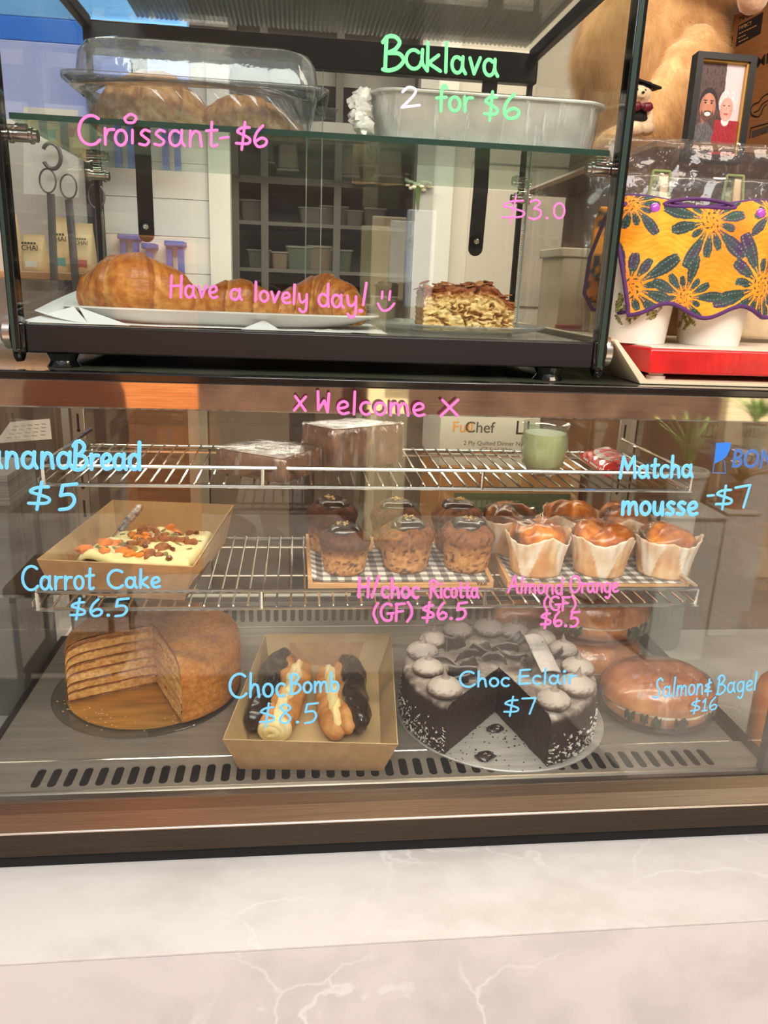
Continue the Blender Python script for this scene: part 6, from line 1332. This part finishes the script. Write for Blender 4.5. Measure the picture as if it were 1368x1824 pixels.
def pouch(label, pl, pr, ptop, y, tint):
    a = PY(pl, 470, y); c = PY(pr, 470, y); top = PY((pl+pr)/2, ptop, y); x0, x1 = a.x, c.x; h = top.z; xm = (x0+x1)/2; w_ = (x1-x0)/2
    t = thing('tea_pouch', label, 'pouch', (xm, y, 0), 'kraft chai pouches on the wall shelf'); b = MB()
    b.loft([[(xm+x*w_*s, y+yy*d, z*h) for x, yy in super_ring(1, 1, 4, 28)] for z, s, d in ((0, .95, .034), (.05, 1, .036), (.4, 1, .032), (.75, .98, .016), (.9, .97, .003), (1, .97, .0025))]); b.build('bag', M_POUCH, t, smooth=60)
    b = MB(); b.box(xm-w_*.5, xm+w_*.5, y-.0352, y-.0335, h*.10, h*.26); b.build('printed_badge', tint, t)
    s_ = w_*.62; text_mesh('CHAI', 'pouch_lettering', s_, (xm-w_*.78, y-.031, h*.56), (1, 0, 0), (0, .05, 1), M_POUCHT, t, bold=.0002)
    b = MB()
    for k in range(5): b.box(xm-w_*.74+k*w_*.26, xm-w_*.74+k*w_*.26+w_*.16, y-.0300, y-.0262, h*.56+s_*.82, h*.56+s_*1.12)
    b.build('pouch_print', M_POUCHT, t)
    return t
MT = [mat('badge_white', (232, 230, 224), .6), mat('badge_teal', (90, 168, 172), .6), mat('badge_rose', (190, 90, 92), .6)]
pouch('kraft chai pouch at the far left, half behind the case post', 12, 38, 382, 1.06, MT[0])
pouch('kraft chai pouch with a white badge, second from the left on the wall shelf', 44, 84, 418, 1.0, MT[0])
pouch('kraft chai pouch with a teal badge between the hanging straps', 95, 134, 388, 1.08, MT[1])
pouch('kraft pouch with a rose badge at the right end of the wall shelf', 137, 170, 398, 1.06, MT[2])
t = thing('hook_card', 'white backing card with black hooks beside the wall shelf', 'card', (-.58, .93, .2)); b = MB()
q = [PY(*p, .94) for p in ((42, 190), (138, 196), (140, 352), (42, 345))]; c = sum(q, Vector())/4
b.add(q+[p+Vector((0, .003, 0)) for p in q], [(3, 2, 1, 0), (4, 5, 6, 7)]+[(i, (i+1) % 4, (i+1) % 4+4, i+4) for i in range(4)]); b.build('card', mat('white_card', (226, 224, 220), .5), t, smooth=0)
for i, (hx, hy, rx, ry, bx, by_, ex, ey) in enumerate(((92, 262, 85, 322, 90, 345, 98, 545), (None, None, 122, 332, 122, 355, 138, 545), (None, None, 172, 350, 176, 372, 180, 470))):
    y = .90+.0*i; t = thing('hanging_strap', ('black strap on a ring and hook, leftmost of the hanging straps', 'black strap on a ring, middle of the hanging straps', 'black strap on a ring, rightmost of the hanging straps behind the shelf peg')[i], 'strap', PY(rx, ry, y), 'black straps hanging behind the case')
    M_ST = mat('strap_leather', (92, 90, 92), .45)
    b = MB(); cc = PY(rx, ry, y); R = (PY(rx+16, ry, y)-cc).length; b.tube([cc+Vector((R*math.cos(a)*.9, .002*math.sin(a), R*1.3*math.sin(a))) for a in [2*PI*k/32 for k in range(32)]], R*.16, 8, True, flat=.6); b.build('ring', M_ST, t, smooth=60)
    if hx:
        b = MB(); hc = PY(hx, hy+16, y); b.tube([hc+Vector((R*1.0*math.cos(a), 0, R*1.35*math.sin(a))) for a in [math.radians(150-k*10) for k in range(31)]], R*.32, 8, flat=.7); b.build('hook', M_ST, t, smooth=60)
    p0, p1 = PY(bx, by_, y), PY(ex, ey, y); b = MB(); w_ = R*.44; b.hexa([p1+Vector((-w_, 0, 0)), p1+Vector((w_, 0, 0)), p1+Vector((w_, .004, 0)), p1+Vector((-w_, .004, 0))], [p0+Vector((-w_, 0, 0)), p0+Vector((w_, 0, 0)), p0+Vector((w_, .004, 0)), p0+Vector((-w_, .004, 0))]); b.build('strap', M_ST, t, bevel=.001)
# white boarded panel with small blue racks
a, c = PY(188, 400, 1.5), PY(412, 400, 1.5); b = MB(); zb0 = -.5; zt0_ = PY(300, 250, 1.5).z
n = 11; hh = (.62-zb0)/n
for k in range(n): b.prism_x([(1.5, zb0+k*hh), (1.494, zb0+k*hh+.002), (1.494, zb0+(k+1)*hh-.002), (1.4965, zb0+(k+1)*hh), (1.515, zb0+(k+1)*hh), (1.515, zb0+k*hh)], a.x, c.x-.06)
structure('wall_boarded', b, mat('white_boards', (222, 218, 212), .55))
b = MB(); b.box(c.x-.06, c.x, 1.48, 1.53, -.6, .62); structure('trim_1', b, mat('white_trim', (226, 222, 214), .5))
M_RACK = mat('blue_paint', (26, 82, 178), .55, rgb2=(40, 100, 192), vscale=30)
for i, (xs_, xe_, yt, lean) in enumerate(((214, 250, 420, 3), (256, 279, 436, 0), (296, 330, 432, 2))):
    p0, p1 = PY(xs_, yt, 1.46), PY(xe_, yt+6, 1.46); t = thing('blue_stool', ('blue painted stool, leftmost before the white boards', 'small blue stool between two taller ones before the white boards', 'blue painted stool, rightmost before the white boards')[i], 'stool', ((p0.x+p1.x)/2, 1.46, -.3), 'blue stools before the white boards')
    b = MB(); b.box(p0.x, p1.x, 1.42, 1.50, p1.z-.004, p0.z+.004); b.build('seat', M_RACK, t, bevel=.003)
    for f in ((.18, .78) if i != 1 else (.5,)):
        x = p0.x+(p1.x-p0.x)*f; b = MB(); b.hexa([(x-.008, 1.44, -.32), (x+.008, 1.44, -.32), (x+.008, 1.46, -.32), (x-.008, 1.46, -.32)], [(x-.008, 1.44, p1.z-.004), (x+.008, 1.44, p1.z-.004), (x+.008, 1.46, p1.z-.004), (x-.008, 1.46, p1.z-.004)]); b.build('leg', M_RACK, t)
t = thing('low_cupboard', 'low white cupboard carrying the blue stools', 'cupboard', (-.4, 1.45, ZFLOOR)); b = MB(); b.box(-.62, -.2, 1.40, 1.49, ZFLOOR, -.32); b.build('body', mat('cupboard_white', (206, 202, 196), .5), t, bevel=.003)
for x in (-.52, -.31): b = MB(); b.box(x-.09, x+.09, 1.392, 1.40, ZFLOOR+.1, -.36); b.build('cupboard_door', mat('cupboard_door_white', (212, 208, 202), .5), t, bevel=.002)
# dim doorway with dark shelves, then white door joinery
a, c = PY(420, 400, 1.9), PY(735, 400, 1.9); t = thing('dark_rack', 'dark storage rack in the dim doorway behind the pastry case', 'rack', ((a.x+c.x)/2, 1.95, ZFLOOR)); M_RK = mat('dark_rack_grey', (98, 93, 87), .6)
b = MB(); b.box(a.x, c.x, 2.15, 2.18, ZFLOOR, .9); b.build('back', mat('rack_back', (106, 100, 93), .7, rgb2=(84, 80, 74), vscale=5), t)
for z in (.32, .19, .04, -.12): b = MB(); b.box(a.x, c.x, 1.85, 2.15, z-.012, z); b.build('shelf', M_RK, t)
for px in (420, 472, 600, 735): x = PY(px, 400, 1.86).x; b = MB(); b.box(x-.012, x+.012, 1.845, 1.87, ZFLOOR, .9); b.build('post', M_RK, t)
cols = [(96, 88, 78), (82, 88, 74), (112, 104, 92), (88, 78, 70), (116, 98, 80), (78, 78, 74)]
for i in range(15):
    x = a.x+.06+(c.x-a.x-.12)*((i*.618) % 1); z = (.19, .04, -.12)[i % 3]; w_ = random.uniform(.025, .05); h = random.uniform(.05, .10); t = thing('storage_tub', 'dim storage tub on the dark rack in the doorway behind', 'tub', (x, 1.96, z), 'tubs on the dark rack')
    b = MB(); b.loft([[(x+p*s, 1.96+q_*s, zz) for p, q_ in rrect(w_, .05, .012, 3)] for s, zz in ((.85, z), (1, z+h*.9))]); b.build('body', mat('tub_%d' % i if False else 'tub_colour', cols[i % 6], .6), t)
    b = MB(); b.loft([[(x+p, 1.96+q_, zz) for p, q_ in rrect(w_+.003, .053, .012, 3)] for zz in (z+h*.9, z+h)]); b.build('lid', mat('tub_lid', mix(cols[i % 6], (170, 165, 160), .4), .5), t, bevel=.002)
t = thing('hanging_apron', 'tan apron hanging in the doorway behind the baking tin', 'apron', PY(665, 330, 1.8)); a2, c2, z2 = PY(628, 300, 1.8), PY(750, 300, 1.8), PY(690, 330, 1.8).z
b = MB(); b.grid(lambda u, v: (a2.x+(c2.x-a2.x)*u, 1.8+.02*math.sin(u*16)*(1-.5*v), z2+.14*v), 40, 10); b.build('cloth', mat('tan_canvas', (210, 176, 132), .8), t, solid=.003)
b = MB(); b.tube([(a2.x+.02, 1.8, z2+.14), ((a2.x+c2.x)/2, 1.8, z2+.22), (c2.x-.02, 1.8, z2+.14)], .005); b.build('neck_strap', M_DARK, t)
a, c = PY(735, 400, 1.6), PY(765, 400, 1.6); b = MB(); b.box(a.x, c.x, 1.56, 1.62, ZFLOOR, .9); structure('trim_2', b, mat('grey_jamb', (176, 172, 166), .5))
a, c = PY(765, 400, 1.6), PY(800, 400, 1.6); b = MB(); b.box(a.x, c.x, 1.57, 1.64, ZFLOOR, .9); structure('trim_3', b, mat('white_jamb', (222, 218, 212), .5))
c3 = PY(1130, 400, 1.6); b = MB(); b.box(c.x, c3.x, 1.6, 1.65, ZFLOOR, .9); structure('door_1', b, mat('cream_door', (214, 204, 190), .5))
b = MB(); b.box(c.x+.06, c3.x-.2, 1.594, 1.6, -.05, .30); o = b.build('door_panel', mat('cream_door_panel', (208, 196, 182), .5), bpy.data.objects['door_1'], bevel=.004)
b = MB(); b.box(-1.78, 1.28, 1.9, 2.15, .62, .75); structure('trim_4', b, mat('bulkhead', (150, 144, 138), .6))
b = MB(); b.box(.2, 1.28, 1.55, 1.595, .405, .47); structure('trim_5', b, mat('door_head', (186, 180, 172), .6))
b = MB(); b.box(-.2, .45, 1.66, 1.70, .42, .47); structure('trim_6', b, mat('door_head_grey', (150, 146, 142), .6))
# flower spray modelled as an object in place of its reflection
t = thing('reflected_flowers', 'small spray of cream flowers standing in for a reflection, left of the black strap', 'flowers', PY(744, 345, 1.55)); f0 = PY(744, 330, 1.545)
b = MB()
for i in range(22): b.blob((f0.x+random.uniform(-.038, .042), 1.545+random.uniform(-.014, .014), f0.z+random.uniform(-.012, .016)), .007, .005, .005, i, .3, 8, 6)
b.build('petals', mat('cream_petals', (244, 240, 206), .6), t)
b = MB()
for i in range(5): b.tube([(f0.x+.004*i-.008, 1.548, f0.z), (f0.x+.006, 1.556, f0.z-.07)], .002, 5)
b.build('stems', mat('stem_green', (96, 122, 66), .6), t)
# behind the refrigerated case: cartons and a dark bench
M_BENCH = mat('brown_bench', (92, 70, 55), .55, rgb2=(74, 56, 44), vscale=6, vstretch=(1, 1, .3))
t = thing('kitchen_bench', 'brown kitchen bench cupboards behind the refrigerated case', 'bench', (0, 1.2, ZFLOOR)); b = MB(); b.box(-1.3, 1.27, 1.12, 1.38, ZFLOOR, -.30); b.build('carcass', M_BENCH, t, bevel=.003)
b = MB(); b.box(-1.32, 1.28, 1.09, 1.395, -.30, -.27); b.build('benchtop', mat('bench_top', (120, 116, 108), .4), t, bevel=.002)
for i, (px0, px1, rgb) in enumerate(((245, 330, (52, 44, 38)), (338, 372, (150, 138, 122)), (375, 515, (116, 98, 82)), (520, 556, (36, 36, 42)), (560, 690, (96, 82, 70)), (700, 760, (124, 112, 100)), (1010, 1040, (60, 50, 46)), (1045, 1110, (84, 58, 48)))):
    x0, x1 = PY(px0, 850, 1.11).x, PY(px1, 850, 1.11).x; b = MB(); b.box(x0, x1, 1.108, 1.12, -1.5, -.31); b.build('cupboard_front', mat('front_%s' % ('tone',), rgb, .5), t, bevel=.002)
def stacked(label, x0, x1, y0, y1, z0, z1, m, name='carton'):
    t = thing(name, label, 'carton', ((x0+x1)/2, (y0+y1)/2, z0), 'cartons behind the refrigerated case'); b = MB(); b.box(x0, x1, y0, y1, z0, z1); b.build('box', m, t, bevel=.002)
    b = MB(); b.box((x0+x1)/2-.024, (x0+x1)/2+.024, y0-.0006, y1+.0006, z1-.0003, z1+.0006); b.box((x0+x1)/2-.024, (x0+x1)/2+.024, y0-.0006, y0, z1-.05, z1); b.build('packing_tape', mat('parcel_tape', (196, 164, 116), .3), t); return t
yb = .70
t = stacked('brown carton with a green printed stripe, lower of two cartons behind the case', .318, .64, yb, .95, ZTOP, -.376, mat('brown_carton', (190, 132, 78), .7), )
b = MB(); z_ = PY(900, 897, yb).z; b.box(.352, .62, yb-.0012, yb, z_-.024, z_+.024); b.build('green_stripe', mat('green_print', (72, 98, 62), .6), t)
b = MB()
for k in range(10): b.box(.380+k*.0125, .389+k*.0125, yb-.0018, yb-.0011, z_-.008, z_+.008)
b.build('stripe_print', mat('pale_green_ink', (112, 132, 96), .6), t)
t = stacked('white carton marked FullChef in orange and grey, on the brown carton', .312, .535, yb+.004, .93, -.376, -.20, mat('white_carton', (206, 196, 184), .6))
zz = PY(805, 770, yb).z; text_mesh('Full', 'carton_lettering', .034, (PY(805, 770, yb).x, yb+.0034, zz), (1, 0, 0), (0, 0, 1), mat('orange_ink', (226, 150, 70), .6), t, bold=.0003); text_mesh('Chef', 'carton_lettering', .034, (PY(828, 770, yb).x, yb+.0034, zz), (1, 0, 0), (0, 0, 1), mat('grey_ink', (84, 78, 76), .6), t, bold=.0003)
text_mesh('2 Ply Quilted Dinner Napkin', 'carton_lettering', .0135, (PY(826, 793, yb).x, yb+.0034, PY(826, 793, yb).z), (1, 0, 0), (0, 0, 1), bpy.data.materials['grey_ink'], t)
text_mesh('GT Fold White', 'carton_lettering', .012, (PY(857, 804, yb).x, yb+.0034, PY(857, 804, yb).z), (1, 0, 0), (0, 0, 1), bpy.data.materials['grey_ink'], t)
b = MB(); q0 = PY(922, 750, yb)
for x0, x1, z0, z1 in ((0, .004, 0, .03), (.024, .028, 0, .03), (0, .028, 0, .004)): b.box(q0.x+x0, q0.x+x1, yb+.0028, yb+.004, q0.z-.03+z0, q0.z-.03+z1)
b.build('printed_mark', M_PRINT, t, smooth=0)
t = thing('docket_sheet', 'white printed docket sheet behind the left end of the case', 'paper', (-.56, .42, -.30)); q = [PY(*p, .44) for p in ((18, 752), (88, 746), (92, 782), (-10, 790))]
b = MB(); b.add(q+[p+Vector((0, .0015, 0)) for p in q], [(3, 2, 1, 0), (4, 5, 6, 7)]+[(i, (i+1) % 4, (i+1) % 4+4, i+4) for i in range(4)]); b.build('sheet', mat('docket_white', (222, 214, 204), .6), t, smooth=0)
b = MB()
for r in range(4):
    for k in range(5): f, g = .16+.16*k, .2+.18*r; p = q[0].lerp(q[1], f).lerp(q[3].lerp(q[2], f), g); b.box(p.x, p.x+.008, p.y-.0006, p.y, p.z-.0012, p.z)
b.build('print', mat('docket_ink', (130, 120, 114), .6), t, smooth=0)
t = thing('paper_stack', 'stack of papers standing at the left of the case on the counter', 'paper', (-.57, .47, ZTOP)); b = MB(); b.box(-.72, -.49, .40, .60, ZTOP, -.40); b.build('file_box', mat('grey_file', (96, 98, 96), .6), t, bevel=.003)
b = MB(); b.box(-.71, -.50, .445, .59, -.40, -.345); b.build('papers', mat('paper_edges', (186, 184, 178), .7, rgb2=(120, 124, 126), vscale=8, vstretch=(.2, .2, 30)), t)

# amber bottle beyond the right end pane
a = PY(1332, 1315, .12); t = thing('amber_bottle', 'amber glass bottle standing on the counter beyond the right end of the case', 'bottle', (.83, .16, ZTOP))
b = MB(); b.lathe([(.001, ZTOP+.001), (.042, ZTOP+.001), (.046, ZTOP+.012), (.046, ZTOP+.15), (.040, ZTOP+.175), (.018, ZTOP+.20), (.016, ZTOP+.25), (.001, ZTOP+.25)], 32, (.83, .16, 0), fn=lambda X, Y_, Z, a_: (X*(1+.02*math.sin(8*a_)), Y_*(1+.02*math.sin(8*a_)), Z)); b.build('body', mat('amber_glass', (224, 132, 44), .12, rgb2=(196, 96, 24), vscale=20, coat=.5), t, smooth=60)
b = MB(); b.lathe([(.018, ZTOP+.245), (.018, ZTOP+.268), (.001, ZTOP+.268)], 24, (.83, .16, 0)); b.build('cap', M_BLACK, t)
